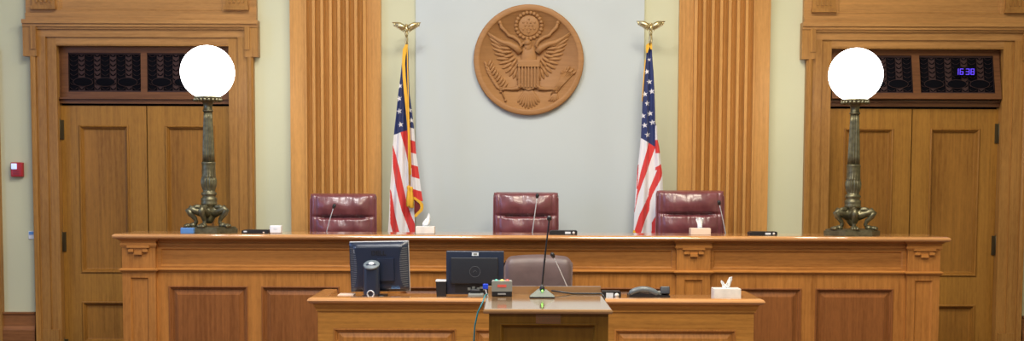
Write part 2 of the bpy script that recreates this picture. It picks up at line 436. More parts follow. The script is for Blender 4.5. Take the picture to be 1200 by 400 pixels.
# ---- fluted pilasters
def pilaster(idx, sg):
    """sg=-1 left, +1 right; px offsets from the axis"""
    m_ = MB()
    def X(k): return XC+sg*k/PS
    off = 0
    pr = [(172.5, 0), (172.5, .045), (188.5, .045), (189, .045), (189, .085)]
    x0, x1 = 190.8, 259.0; n = 7; p = (x1-x0)/n
    for i in range(n):
        a = x0+i*p; w = p*.66; s_ = a+(p-w)/2
        pr += [(s_, .095), (s_+w*.02, .078)]
        for k in range(1, 8): th = PI*k/8; pr.append((s_+w/2-w/2*.96*math.cos(th), .078-.05*math.sin(th)))
        pr += [(s_+w*.98, .078), (s_+w, .095)]
    pr += [(x1, .095), (x1, .085), (259.5, .075), (277, .075), (277, 0)]
    vs = []; fs = []; N = len(pr)
    for z in (.3, CZ-.5):
        for k, pj in pr: vs.append((X(k), YW-pj, z))
    for k in range(N-1): fs.append((k, k+1, N+k+1, N+k))
    m_.add(vs, fs)
    xx = sorted((X(170), X(279)))
    m_.box(xx[0], xx[1], YW-.12, YW, 0, .42); m_.box(xx[0]-.03, xx[1]+.03, YW-.15, YW, CZ-.55, CZ)
    struct('trim_%d' % idx, m_, W_PIL)
pilaster(3, -1); pilaster(4, 1)

# ---- wainscot base and side casings
def base_seg(name, x0, x1):
    zt = wz(368)
    struct(name, MB().sweep([(x0, YW), (x1, YW)], [(0, 0), (.05, 0), (.05, wz(386)-.02), (.03, wz(384)), (.03, wz(371)), (.045, wz(370)), (.045, zt), (0, zt)]), W_WAIN)
H_ = 131/PS
base_seg('baseboard_left', -RX, DC[0]-H_)
base_seg('baseboard_centre', DC[0]+H_, wx(620.3-279))
base_seg('baseboard_inner', wx(620.3+279), DC[1]-H_)
base_seg('baseboard_right', DC[1]+H_, RX)
xe = xa(-1, 230, YW-.06)
struct('trim_5', MB().box(xe-.5, xe, YW-.06, YW, wz(190), wz(60)+.0).box(xe-.5, xe, YW-.06, YW, 0, wz(190)), W_CASE)
struct('cornice', MB().box(-RX, RX, YW-.25, YW, CZ-.4, CZ), M_CEIL)

# ================================================================== SEAL
def seal():
    c = at(619.6, 70.3, YW-.07); k = 1/PS*.994
    t = thing('carved_seal', 'round carved wooden eagle seal hung on the white panel above the centre chair', 'wall seal', (c.x, YW-.0275, c.z))
    def P(px, py, y=0): return ((px-619.6)*k, y, -(py-70.3)*k)
    RY = Matrix.Rotation(PI/2, 4, 'X')
    m = MB().lathe([(63.5*k, 0), (64*k, .01), (64*k, .040), (62.8*k, .046), (58.3*k, .046), (57.2*k, .042), (56.8*k, .030), (.001, .030)], n=96, M=RY); m.build('round_board', W_SEAL, t)
    Y0 = -.030
    def feather(mb, p, q, w, th=.010, tip=.55):
        """a flattened, rounded blade from p to q (px)"""
        a = Vector(P(*p)); b = Vector(P(*q)); d = b-a; Lg = d.length; ang = math.atan2(d.x, d.z)
        M = Matrix.Rotation(ang, 4, 'Y')
        mb.ball((a+b)/2+Vector((0, Y0-.0005, 0)), 1, w*k/2, th, Lg/2, M=M, nu=10, nv=10)
    # glory
    g = MB(); cx, cy = 619.6, 30.8
    g.lathe([(12*k, 0), (12*k, .004), (11*k, .008), (.001, .009)], P(cx, cy, Y0), 40, M=RY)
    for i in range(22):
        a = 2*PI*i/22; g.ball(P(cx+14.9*math.cos(a), cy+14.9*math.sin(a), Y0-.004), 2.3*k)
    for rr, n in ((0, 1), (4.2, 6), (7.6, 6)):
        for i in range(n):
            a = 2*PI*i/n+(PI/6 if rr > 6 else 0)
            g.ball(P(cx+rr*math.cos(a), cy+rr*math.sin(a), Y0-.010), 1.25*k, 1, .6, 1, nu=8, nv=6)
    g.build('star_glory', W_SEAL, t)
    # wings
    for sg in (-1, 1):
        w = MB()
        def m_(x, y): return (619.6+sg*(619.6-x), y)
        tips = [(571, 39), (573.5, 45), (575.5, 51), (577.5, 57), (579.5, 63), (582, 69), (585, 75), (588.5, 80.5), (592.5, 85.5), (597, 89.5), (601.5, 92.5), (606, 94)]
        roots = [(590, 55), (591, 57), (592, 60), (593.5, 63), (595, 66), (597, 69), (599, 71), (601, 73), (603, 75), (605, 76), (607, 77), (608.5, 78)]
        for (a, b) in zip(tips, roots): feather(w, m_(*b), m_(*a), 4.2, .016)
        t2 = [(577, 44), (581, 50), (584, 56), (587, 62), (590, 68), (594, 74), (598.5, 79), (603, 82)]
        r2 = [(596, 52), (597, 55), (599, 58), (600, 61), (602, 64), (604, 67), (606, 69), (608, 71)]
        for (a, b) in zip(t2, r2): feather(w, m_(*b), m_(*a), 4.4, .024)
        # shoulder and leading edge
        prev = [(572, 39), (580, 45), (588, 50), (597, 52), (605, 56), (610, 62)]
        w.tube([Vector(P(*m_(*q)))+Vector((0, Y0-.010, 0)) for q in prev], [.6*k, 2*k, 3*k, 3.6*k, 4.4*k, 4*k], 8)
        w.build('wing', W_SEAL, t)
    # scroll held in the beak
    s_ = MB()
    for sg in (-1, 1):
        q = [(586, 27), (588, 33), (593, 38), (596, 42), (602, 44), (608, 48), (611, 53), (609, 57)]
        pts = [Vector(P(619.6+sg*(619.6-x), y))+Vector((0, Y0-.012, 0)) for x, y in q]
        s_.tube(pts, [1.6*k, 2.2*k, 1.9*k, 2*k, 2.2*k, 2.1*k, 2.2*k, 1.5*k], 8)
        s_.ball(P(619.6+sg*33.5, 27.5, Y0-.01), 2.4*k)
    s_.build('scroll', W_SEAL, t)
    b = MB(); b.ball(P(619.6, 66, Y0), 1, 9.5*k, .028, 15*k)
    b.ball(P(618.8, 54, Y0-.012), 1, 4.6*k, .022, 6.5*k); b.ball(P(618, 50.5, Y0-.016), 4.2*k)
    b.tube([P(615.5, 50.5, Y0-.018), P(612, 52, Y0-.018), P(611.5, 55, Y0-.016)], [2.2*k, 1.6*k, .4*k], 8)
    b.build('eagle_body', W_SEAL, t)
    # shield
    sh = MB(); xl, xr = 607.2, 631.8
    sh.prism([(P(x, y)[0], P(x, y)[2]) for x, y in ((xl, 70.3), (xl, 98), (610, 102.3), (615, 103.8), (619.6, 105.5), (624, 103.8), (629, 102.3), (xr, 98), (xr, 70.3))], Y0-.026, Y0)
    for i in range(7):
        x = xl+(xr-xl)*(2*i+.5)/13.5+.35; sh.box(P(x-.8, 0)[0], P(x+.8, 0)[0], Y0-.044, Y0-.02, P(0, 101.8)[2], P(0, 78.6)[2])
    sh.build('shield', W_SEAL, t)
    ch = MB(); ch.rbox(0, Y0-.030, P(0, 74.4)[2], 25.8*k, .034, 8.4*k, .004); ch.build('shield_chief', W_SEAL, t)
    # tail
    tl = MB()
    for i in range(9):
        a = math.radians(-38+i*9.5); L_ = 22-abs(i-4)*.9
        feather(tl, (619.6+2.5*math.sin(a), 103), (619.6+(L_+4)*math.sin(a)*.95, 104+L_*1.08*math.cos(a)), 4.4, .020-abs(i-4)*.001)
    tl.build('tail', W_SEAL, t)
    # legs
    for sg in (-1, 1):
        lg = MB()
        def mm(x, y): return P(619.6+sg*(619.6-x), y, Y0-.008)
        lg.tube([mm(611, 98), mm(607, 103), mm(600, 104), mm(592, 103.5), mm(588.5, 105)], [3.4*k, 3*k, 2*k, 1.6*k, 2.6*k], 8)
        for q in (-2.2, 0, 2.2): lg.ball(mm(587.6, 105+q), 1.3*k, 1.6, 1, .9)
        lg.build('talon_leg', W_SEAL, t)
    # olive branch
    ob = MB(); st = [(592, 116), (588, 106), (582, 97), (576, 88), (572, 78)]
    ob.tube([P(x, y, Y0-.006) for x, y in st], .9*k, 6); ob.ball(P(592.8, 117, Y0-.006), 1.7*k)
    for i in range(9):
        f = i/8; x = np.interp(f, [0, .33, .66, 1], [588, 582, 576, 572]); y = np.interp(f, [0, .33, .66, 1], [105, 97, 88, 78])
        feather(ob, (x+.5, y), (x+7.4-f*3, y-8.5), 3.6, .017); feather(ob, (x-.5, y), (x-8.2+f*4, y-6), 3.6, .017)
    ob.build('olive_branch', W_SEAL, t)
    ar = MB()
    for i in range(9):
        o_ = (i-4)*1.0
        ar.tube([P(648+o_*.5, 110, Y0-.006), P(657+o_*.9, 97, Y0-.008), P(665+o_*1.7, 82+abs(o_)*.8, Y0-.006)], [.9*k, .8*k, .6*k], 6)
        feather(ar, (664+o_*1.6, 84+abs(o_)*.8), (667+o_*2.2, 77+abs(o_)*1.2+(i%2)*3), 3.0, .016)
    for i in range(5): feather(ar, (651, 107), (642.5+i*2.9, 119.5-abs(i-2)*.8), 3.4, .015)
    ar.build('arrow_bundle', W_SEAL, t)
seal()

# ================================================================== BENCH
ZBT = za(276, YB, 623)
def zb(py, Y=YB+.08): return za(py, Y, 623)
Yp = YB+.045; Yf = YB+.085          # pier face, field face
def bx_(px, Y=Yf): return xa(px, 340, Y)
bench = thing('judges_bench', 'long panelled oak judges bench stretching across the room under the three burgundy chairs', 'bench', (bx_(623), YB, 0))
BL = xa(143, 300, Yp); BR = xa(1102, 300, Yp)
piers = [(BL, xa(182, 300, Yp)), (xa(414.5, 300, Yp), xa(455, 300, Yp)), (xa(793, 300, Yp), xa(832.5, 300, Yp)), (xa(1064, 300, Yp), BR)]
BD = .46
zc0 = zb(290.5); 
def breakpath(out):
    """outline of the front with the piers breaking forward; travelled left to right, outside on the right (-Y)"""
    p = [(BL, YB+BD)]
    p += [(BL, Yp)]
    for i, (a, b) in enumerate(piers):
        if i > 0: p += [(a, Yf), (a, Yp)]
        if i < 3: p += [(b, Yp), (b, Yf)]
    p += [(BR, Yp), (BR, YB+BD)]
    return p
# ledge with a rounded nosing
zt = ZBT; zn = zb(282, YB)
ledge = MB(); pr = [(-.45, zn), (.035, zn), (.041, zn+.004)]
for k in range(9):
    th = -PI/2+PI*k/8; pr.append(((.022+.037*math.cos(th) if th > 0 else .041+.018*math.cos(th)), (zt+zn)/2+(zt-zn)/2*math.sin(th)))
pr += [(.018, zt), (-.45, zt)]
ledge.box(BL, BR, Yp, YB+BD, zn, zt)
ledge.sweep([(BL, YB+BD), (BL, Yp), (BR, Yp), (BR, YB+BD)], [(0, zn)]+pr[2:-1]+[(0, zt)], smooth=False)
o = ledge.build('ledge', W_CAP); put(bench, o)
cr = MB()
z1_ = zn; z2_ = zb(287, Yp); z3_ = zb(291.5, Yp)
prof = [(-.02, z1_), (.028, z1_), (.026, z1_-.008)]
for k in range(7):
    th = PI/2*k/6; prof.append((.024-.018*math.sin(th), z1_-.010-(z1_-z2_-.012)*(1-math.cos(th))))
prof += [(.008, z2_), (.012, z2_-.004), (.012, z3_+.010), (.006, z3_+.006), (.006, z3_), (-.02, z3_)]
cr.sweep(breakpath(0), prof); o = cr.build('crown_moulding', W_BEN); put(bench, o)
# astragal
za1, za2 = zb(316.5, Yp), zb(321.5, Yp)
am = MB(); hz = (za1-za2)
am.sweep(breakpath(0), [(-.02, za1), (.010, za1), (.022, za1-.25*hz), (.022, za1-.5*hz), (.012, za1-.62*hz), (.006, za2), (-.02, za2)])
o = am.build('astragal_moulding', W_BEN); put(bench, o)
base = MB(); base.sweep(breakpath(0), [(-.02, 0), (.03, 0), (.03, .13), (.015, .15), (0, .16), (-.02, .16)]); o = base.build('base_moulding', W_BEN); put(bench, o)
# fields between piers
secs = [(piers[0][1], piers[1][0], [(198.3, 290), (307, 397.5)]), (piers[1][1], piers[2][0], [(470, 561.5), (578, 669.5), (686, 777)]), (piers[2][1], piers[3][0], [(848, 939), (956, 1046.5)])]
zpt = zb(337.5); zpb = .24
for a, b, pn in secs:
    fz = MB(); h = (a+.030, b-.030, zb(313.5), zb(293.5))
    fz.sheet(a, b, za1-.005, z1_, Yf, [h], .03); fz.rings(*h, Yf, [(0, 0), (.005, .004), (.010, .012), (.05, .012)])
    o = fz.build('frieze_board', W_BEN); put(bench, o)
    holes = []
    for p0, p1 in pn: holes.append((bx_(p0), bx_(p1), zpb, zpt))
    st = MB().sheet(a, b, .1, za1-.01, Yf, holes, .04); o = st.build('panel_frame', W_BENV); put(bench, o)
    for hh_ in holes:
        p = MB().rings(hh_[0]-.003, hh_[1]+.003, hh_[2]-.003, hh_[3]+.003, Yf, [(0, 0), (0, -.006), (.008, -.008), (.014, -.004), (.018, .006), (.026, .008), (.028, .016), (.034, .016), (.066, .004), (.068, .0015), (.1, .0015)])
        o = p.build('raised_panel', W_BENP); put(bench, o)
for i, (a, b) in enumerate(piers):
    w = b-a; xm = (a+b)/2
    pm = MB().sheet(a, b, .1, z1_, Yp, [(a+w*.24, b-w*.22, .24, zb(327.5, Yp))], .045)
    pm.rings(a+w*.24, b-w*.22, .24, zb(327.5, Yp), Yp, [(0, 0), (.006, .010), (.012, .014), (.04, .014)])
    prj = pm.build('pier', W_BENV); put(bench, prj)
    k = 1/154.; zo = zb(290.8, Yp); kf = MB()
    def kb(x0, x1, y0, y1, pj=.022): kf.box(xm+x0*k, xm+x1*k, Yp-pj, Yp, zo-(y1)*k, zo-(y0)*k)
    kb(-13, 13, -1.2, 1.6); kb(-10, 10, 1.6, 3.4, .011); kb(-11.5, -5.5, 3.4, 6.6); kb(5.5, 11.5, 3.4, 6.6); kb(-5, 5, 3.4, 6.2, .010); kb(-4.3, 4.3, 6.2, 9.6)
    kf.build('key_ornament', W_BEN, prj)
# returns, back and knee space
for a, b in ((BL, BL+.03), (BR-.03, BR)):
    o = MB().box(a, b, Yp+.01, YB+BD-.02, 0, zn).build('side_panel', W_BENV); put(bench, o)
# raised platform behind the bench
struct('floor_dais', MB().box(-3.0+XC, 3.0+XC, YB+.16, YW-.16, 0, .35).box(-3.0+XC, 3.0+XC, YW-.16, YW-.026, 0, .30), M_FLOOR)

# ================================================================== CLERK DESK
ZDT = za(350, YD, 627); ZDW = ZDT-.03
Yd = YD+.055
DL = xa(372.5, 370, Yd); DR = xa(883.5, 370, Yd); DD = .62
desk = thing('clerk_desk', 'lower panelled oak clerk desk with raised rim standing in front of the judges bench', 'desk', ((DL+DR)/2, YD, 0))
def zd(py, Y=YD+.05): return za(py, Y, 627)
dz = zd(357, YD)
dpath = [(DL, YD+DD), (DL, Yd), (DR, Yd), (DR, YD+DD)]
rim = MB(); h = (ZDT-dz)
pr = [(-.05, ZDW-.02), (-.05, ZDT-.004), (-.046, ZDT), (.030, ZDT), (.048, ZDT-.10*h), (.058, ZDT-.3*h), (.062, ZDT-.55*h), (.056, ZDT-.8*h), (.045, dz), (-.02, dz)]
rim.sweep(dpath, pr); o = rim.build('raised_rim', W_CAP); put(desk, o)
o = MB().box(DL+.03, DR-.03, Yd+.02, YD+DD, ZDW-.03, ZDW).build('worktop', W_CAP); put(desk, o)
m_ = MB(); zq = zd(366, YD+.03)
m_.sweep(dpath, [(-.02, dz), (.030, dz), (.028, dz-.008), (.024, dz-.014), (.018, dz-.03), (.010, zq+.012), (.010, zq), (-.02, zq)]); o = m_.build('crown_moulding', W_DSK); put(desk, o)
holes = [(xa(p0, 395, Yd), xa(p1, 395, Yd), .2, zd(386.5, Yd)) for p0, p1 in ((391.5, 534), (556.5, 697.5), (720.5, 862))]
o = MB().sheet(DL, DR, 0, dz, Yd, holes, .04).build('panel_frame', W_DSK); put(desk, o)
for h_ in holes:
    o = MB().rings(h_[0]-.003, h_[1]+.003, h_[2]-.003, h_[3]+.003, Yd, [(0, 0), (0, -.005), (.010, -.006), (.016, .006), (.022, .006), (.026, .014), (.032, .014), (.06, .004), (.1, .004)]).build('raised_panel', W_BENV); put(desk, o)
for a, b in ((DL, DL+.03), (DR-.03, DR)):
    o = MB().box(a, b, Yd+.01, YD+DD-.02, 0, dz).build('side_panel', W_DSK); put(desk, o)

# ================================================================== LECTERN
ZLT = za(363, YL, 642); LDp = .74
l0, l1 = xa(566, 365, YL), xa(718.3, 365, YL)
lec = thing('lectern', 'dark oak lectern with a glossy flat top and small plaque facing the clerk desk', 'lectern', ((l0+l1)/2, YL, 0))
th_ = ZLT-za(368.2, YL, 642)
prf = [(-.03, ZLT-th_-.0), (-.004, ZLT-th_), (-.001, ZLT-th_*.8), (0, ZLT-th_*.5), (-.002, ZLT-th_*.2), (-.006, ZLT-.0005), (-.03, ZLT)]
tp = MB().box(l0+.03, l1-.03, YL+.03, YL+LDp-.03, ZLT-th_, ZLT)
tp.sweep([(l0, YL+LDp), (l0, YL), (l1, YL), (l1, YL+LDp)], prf, closed=True)
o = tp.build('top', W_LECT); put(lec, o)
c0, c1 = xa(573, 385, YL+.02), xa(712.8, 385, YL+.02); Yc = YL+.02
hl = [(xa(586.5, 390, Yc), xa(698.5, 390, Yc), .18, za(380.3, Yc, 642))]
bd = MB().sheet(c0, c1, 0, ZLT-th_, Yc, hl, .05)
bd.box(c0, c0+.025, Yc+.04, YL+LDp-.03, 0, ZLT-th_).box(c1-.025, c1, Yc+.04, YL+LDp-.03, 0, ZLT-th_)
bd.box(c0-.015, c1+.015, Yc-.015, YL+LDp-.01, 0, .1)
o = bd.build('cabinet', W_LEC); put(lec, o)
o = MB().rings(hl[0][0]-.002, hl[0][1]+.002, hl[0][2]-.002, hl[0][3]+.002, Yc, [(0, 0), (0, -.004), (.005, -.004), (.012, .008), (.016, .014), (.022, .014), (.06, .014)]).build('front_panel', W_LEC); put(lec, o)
Ys = YL+LDp-.03
zs1 = za(336, Ys, 642)
o = MB().box(xa(572, 340, Ys), xa(704, 340, Ys), Ys, Ys+.02, ZLT, zs1).build('back_rail', W_LECT); put(lec, o)
pq = MB(); q0 = at(628, 379.3, Yc); q1 = at(657, 368.5, Yc)
pq.box(q0.x, q1.x, Yc-.004, Yc, q0.z, q1.z)
plq = pq.build('plaque', M_PLAQ); put(lec, plq)
pl = MB()
for j, yy in enumerate((371.5, 374, 376.5)):
    a = at(632 if j else 630.5, yy, Yc-.004)
    for s_ in range(9 if j else 10):
        x = a.x+s_*.0105; pl.box(x, x+random.uniform(.004, .0085), Yc-.0045, Yc-.004, a.z-.0018, a.z+.0018)
pl.build('engraving', M_HINGE, plq)
# flat black cable lying along the rail
o = MB().tube([at(646, 341, Ys-.02)+Vector((0, 0, 0)), (xa(670, 342, Ys-.012), Ys-.012, ZLT+.004), (xa(705, 343, Ys-.012), Ys-.012, ZLT+.004), (l1+.012, Ys-.03, ZLT-.01), (l1+.014, Ys-.05, ZLT-.15), (l1+.014, Ys-.02, .01)], .004, 8)
o.v = [(x, y, max(z, .004)) for x, y, z in o.v]
o = o.build('cable', M_BLACK, origin=(l1, Ys, 0)); tag(o, 'black cable running along the back rail of the lectern top', 'cable')

ZBT += .001; ZDW += .001; ZLT += .001
# ================================================================== small helpers for goods
def gooseneck(px_base, py_base, px_head, py_head, Y, zbase, label, metal, r=.0035, bend=.3):
    """desk microphone standing on a surface at height zbase"""
    b = at(px_base, py_base, Y); b.z = max(b.z, zbase)
    hd = at(px_head, py_head, Y)
    bx = b.x-(hd.x-b.x)/(hd.z-b.z)*(b.z-zbase)
    t = thing('gooseneck_microphone', label, 'microphone', (bx, Y, zbase), 0)
    B = Vector((0, 0, 0)); Hh = Vector((hd.x-bx, -.02, hd.z-zbase))
    MB().lathe([(.045, 0), (.046, .006), (.040, .016), (.014, .022), (.010, .035), (.001, .036)], n=28).build('base', M_BLACK, t)
    pts = []
    for i in range(13):
        u = i/12; p = B.lerp(Hh, u); p.y += -.05*math.sin(u*PI*.5)*0; p.x += (Hh.x)*bend*(u*u-u); pts.append(p+Vector((0, 0, .03*(1-u))))
    MB().tube(pts, r, 8).build('gooseneck', metal, t)
    d = (pts[-1]-pts[-2]).normalized()
    MB().tube([pts[-1]-d*.012, pts[-1]-d*.004, pts[-1]+d*.014, pts[-1]+d*.024, pts[-1]+d*.03], [.005, .0125, .0145, .011, .004], 12).build('microphone_head', M_BLACK, t)
    return t

def tissue_box(pxc, w, d, h, Y, z, py, label, m_box, kind):
    x = xa(pxc, py, Y)
    t = thing('tissue_box', label, 'tissue box', (x, Y+d/2, z), 0)
    b = MB().rbox(0, 0, h/2, w, d, h, .003); b.build('carton', m_box, t)
    MB().ball((0, 0, h), 1, w*.28, d*.22, .0015).build('slot', M_LABEL, t)
    tt = MB()
    def leafy(x0, z0, pts, y=0, n=7):
        """a crumpled upright sheet: pts = (centre x, z, half width)"""
        vs = []; fs = []
        for i, (cx, z_, hw) in enumerate(pts):
            for j in range(n):
                s_ = j/(n-1)*2-1; vs.append((x0+cx+s_*hw, y+.010*math.sin(s_*5+i*1.7)*(hw/.02+.2), z0+z_+.002*math.cos(s_*7+i)))
        for i in range(len(pts)-1):
            for j in range(n-1): fs.append((i*n+j, i*n+j+1, (i+1)*n+j+1, (i+1)*n+j))
        tt.add(vs, fs, True)
    if kind == 'fan':      # leaning peak
        leafy(.012, h, [(-.016, -.005, .014), (-.006, .02, .022), (.004, .045, .021), (.012, .068, .014), (.014, .09, .007), (.012, .10, .001)])
        leafy(-.004, h, [(-.01, -.005, .010), (-.008, .02, .012), (.0, .04, .010), (.008, .06, .003)], .008)
    elif kind == 'plug':   # upright tongue widening upward
        leafy(0, h, [(0, -.005, .017), (0, .016, .018), (-.001, .04, .023), (-.002, .066, .029), (-.002, .076, .027), (-.002, .079, .024)])
    else:                  # two wings
        leafy(-.0, h, [(-.010, -.005, .016), (-.012, .010, .014), (-.018, .026, .012), (-.026, .040, .009), (-.032, .050, .002)])
        leafy(-.0, h, [(.006, -.005, .018), (.010, .014, .017), (.018, .034, .016), (.026, .056, .014), (.030, .070, .010), (.040, .073, .003)], .008)
        leafy(-.0, h, [(.0, -.005, .018), (-.002, .010, .014), (-.006, .016, .004)], -.008)
    o = tt.build('tissue', M_PAPER, t)
    md = o.modifiers.new('thick', 'SOLIDIFY'); md.thickness = .0012
    return t

def control_box(px0, px1, py_top, Y, z, label, labels_right=True):
    a = xa(px0, 272, Y); b = xa(px1, 272, Y); h = max(.018, za(py_top, Y, px0)-z)
    t = thing('control_box', label, 'control box', ((a+b)/2, Y, z), 0, None)
    w = b-a
    m_ = MB().prism([(-w/2, 0), (w/2, 0), (w/2, h*.85), (w/2-.006, h), (-w/2+.02, h), (-w/2, h*.75)], 0, .12); m_.build('case', M_BLACK, t)
    if labels_right:
        MB().box(w*.06, w*.26, -.0015, 0, h*.18, h*.72).build('label', M_LABEL, t)
        MB().lathe([(h*.33, 0), (h*.33, .002), (.0005, .0025)], (w*.37, 0, h*.45), 20, M=Matrix.Rotation(PI/2, 4, 'X')).build('round_label', M_CARD, t)
    else:
        MB().box(-w*.42, -w*.30, -.0015, 0, h*.3, h*.7).build('label', M_LABEL, t)
        MB().ball((w*.32, 0, h*.25), h*.22, 1.4, .4, .9).build('indicator', M_CARDP, t)
    return t

# ================================================================== THINGS ON THE BENCH
gooseneck(384.5, 272, 391.5, 243, YB+.52, ZBT-.18, 'slim desk microphone in front of the left burgundy chair', M_SILV, .0035, .3)
gooseneck(624.5, 272, 629.5, 231, YB+.52, ZBT-.18, 'slim desk microphone in front of the centre burgundy chair', M_SILV, .0042, .1)
gooseneck(849, 274, 842.5, 239, YB+.52, ZBT-.18, 'slim desk microphone at the right edge of the right burgundy chair', M_SILV, .0035, .2)
# shelf inside the bench carrying the microphones
o = MB().box(BL+.04, BR-.04, YB+.462, YB+.57, ZBT-.21, ZBT-.18).build('inner_shelf', W_BEN); put(bench, o)
YI = YB+.13
tissue_box(498, 22/151., .12, 8.6/151., YI, ZBT, 270, 'pale tissue box on the bench beside the left flag, tissue in a tall peak', M_CARD, 'fan')
tissue_box(821.5, 23/151., .12, 7.8/151., YI, ZBT, 272, 'pinkish tissue box on the bench in front of the right burgundy chair', M_CARDP, 'plug')
control_box(283, 314.5, 269.6, YI, ZBT, 'flat black control box on the bench beside the left lamp', False)
control_box(644, 676.5, 270.5, YI, ZBT, 'flat black control box on the bench beside the centre burgundy chair')
control_box(879, 911, 271.8, YI, ZBT, 'flat black control box on the bench in front of the right pilaster')
t = thing('white_box', 'small white box standing on the bench beside a black control box', 'box', (xa(322.5, 270, YI), YI+.04, ZBT))
MB().rbox(0, 0, .030, .088, .07, .060, .008).build('case', M_WPLAST, t)
MB().ball((0, -.035, .035), .012, 1.4, .1, .8).build('round_mark', M_LABEL, t)

# ---- globe lamps
def lamp(cxpx, pybase, label):
    Yl = YB+.27; K = F/Yl; x = xa(cxpx, 200, Yl); zbse = ZBT
    t = thing('globe_lamp', label, 'lamp', (x, Yl, zbse), 0)
    def Z(py): return za(py, Yl, 245)-zbse    # px rows of the left lamp
    r = 1/K
    zp = .045
    # plinth: three-lobed slab
    pl_ = []
    for i in range(3):
        a = math.radians(-90+120*i-28); b = math.radians(-90+120*i+28)
        R1 = 33*r
        pl_ += [(R1*math.cos(a), R1*math.sin(a)), (R1*math.cos(b), R1*math.sin(b))]
    m_ = MB(); n = len(pl_)
    for z0, z1, s_ in ((0, zp*.72, 1), (zp*.72, zp, .94)):
        vs = [(p[0]*s_, p[1]*s_, z0) for p in pl_]+[(p[0]*s_, p[1]*s_, z1) for p in pl_]
        m_.add(vs, [tuple(range(n-1, -1, -1)), tuple(range(n, 2*n))]+[(k, (k+1) % n, (k+1) % n+n, k+n) for k in range(n)])
    m_.build('plinth', M_BRONZE, t)
    # three lion legs
    for i in range(3):
        a = math.radians((205, 335, 262)[i]); ca, sa = math.cos(a), math.sin(a)
        def q(rad, z): return (rad*ca*r, rad*sa*r, z)
        lg = MB()
        zk = Z(243); z_a = Z(258); zf = zp+.010
        lg.tube([q(2, Z(245)), q(9, Z(250)), q(17, Z(247)), q(22.5, Z(243.5)), q(24.5, Z(246)), q(22, Z(251)), q(16.5, Z(256)), q(15, Z(260)), q(17, zf+.008)], [6*r, 5.6*r, 4*r, 3.4*r, 3.6*r, 3.2*r, 2.6*r, 2.2*r, 2.6*r], 10)
        lg.ball(q(24.5, zp+.010), 4.2*r, 1, 1, .62); lg.ball(q(19, zp+.012), 4.4*r, 1, 1, .75)
        for k in (-1, 0, 1): lg.ball((27*r*ca-k*2.7*r*sa, 27*r*sa+k*2.7*r*ca, zp+.008), 1.9*r, 1.2, 1.2, 1)
        lg.build('lion_leg', M_BRONZE, t)
        wg = MB(); wg.ball(q(13, Z(243)), 6*r, 1.1, .5, .55, M=Matrix.Rotation(a, 4, 'Z')); wg.ball(q(8, Z(248)), 6*r, 1, .8, .9); wg.build('wing', M_BRONZE, t)
    prof = [(3, 262), (6, 258), (8, 254), (8.5, 248), (8, 241), (9.2, 240.5), (9.4, 238), (8.8, 236.5), (9.2, 235), (9.2, 232.5), (8, 231.5), (7.4, 230), (8.8, 228.5), (9, 227), (8, 225.5),
            (6.8, 224.5), (7.2, 223), (8.6, 219), (9.4, 214), (9, 210), (8.2, 208.3), (8.6, 207.5), (7.9, 206.5), (7.7, 195), (7.9, 192), (8.2, 191), (7.4, 190)]
    MB().lathe([(a*r, Z(b)) for a, b in prof], n=96, flute=(16, .13, Z(224), Z(207))).build('stem_base', M_BRONZE, t)
    MB().lathe([(a*r, Z(b)) for a, b in ((7.2, 190), (7.0, 180), (6.7, 170), (6.3, 160), (5.9, 150), (5.4, 140), (5.1, 131))], n=96, flute=(14, .16, -1, 9)).build('fluted_shaft', M_BRONZE, t)
    MB().lathe([(a*r, Z(b)) for a, b in ((5.1, 131.3), (6.2, 130.6), (6.2, 129.4), (5.3, 128.8), (5.0, 125), (5.4, 122), (7.5, 119.5), (11, 118.5))], n=32).build('neck', M_BRONZE, t)
    ft = MB().lathe([(a*r, Z(b)) for a, b in ((9, 119.2), (14, 118.6), (15, 117), (15.8, 115), (15.9, 113.6), (13.6, 113.2), (13, 115), (4, 116))], n=40)
    for i in range(20):
        a = 2*PI*i/20; ft.ball((14.9*r*math.cos(a), 14.9*r*math.sin(a), Z(117.6)), 1.9*r, nu=8, nv=6)
    ft.build('gallery', M_BRONZE, t)
    gr = 31*r; gz = Z(84.8)
    pf = []
    for i in range(33):
        th = math.radians(-67+157*i/32) if i else math.radians(-67)
        pf.append((gr*math.cos(th) if i < 32 else .0005, gz+gr*math.sin(th)))
    MB().lathe(pf, n=64).build('globe', M_GLOBE, t)
    # the bulb inside carries the light
    ld = bpy.data.lights.new('bulb', 'POINT'); ld.energy = 26; ld.color = (1, .96, .9); ld.shadow_soft_size = gr
    lo_ = bpy.data.objects.new('bulb', ld); COL.objects.link(lo_); lo_.location = (0, 0, gz); lo_.parent = t
    return t
lamp(244.6, 0, 'bronze globe lamp on the left end of the bench, in front of the left door')
lamp(1000.2, 0, 'bronze globe lamp on the right end of the bench, in front of the right door')
tb = MB(); a = xa(214.5, 270, YB+.10); b = xa(229.5, 270, YB+.10)
tb.rbox((a+b)/2, YB+.045, ZBT+.022, b-a, .05, .044, .004)  # plain light-blue block at the left corner of the plinth
o = tb.build('blue_box', M_LBLUE, origin=(a, YB+.05, ZBT)); tag(o, 'small light blue box in front of the left lamp base', 'box')

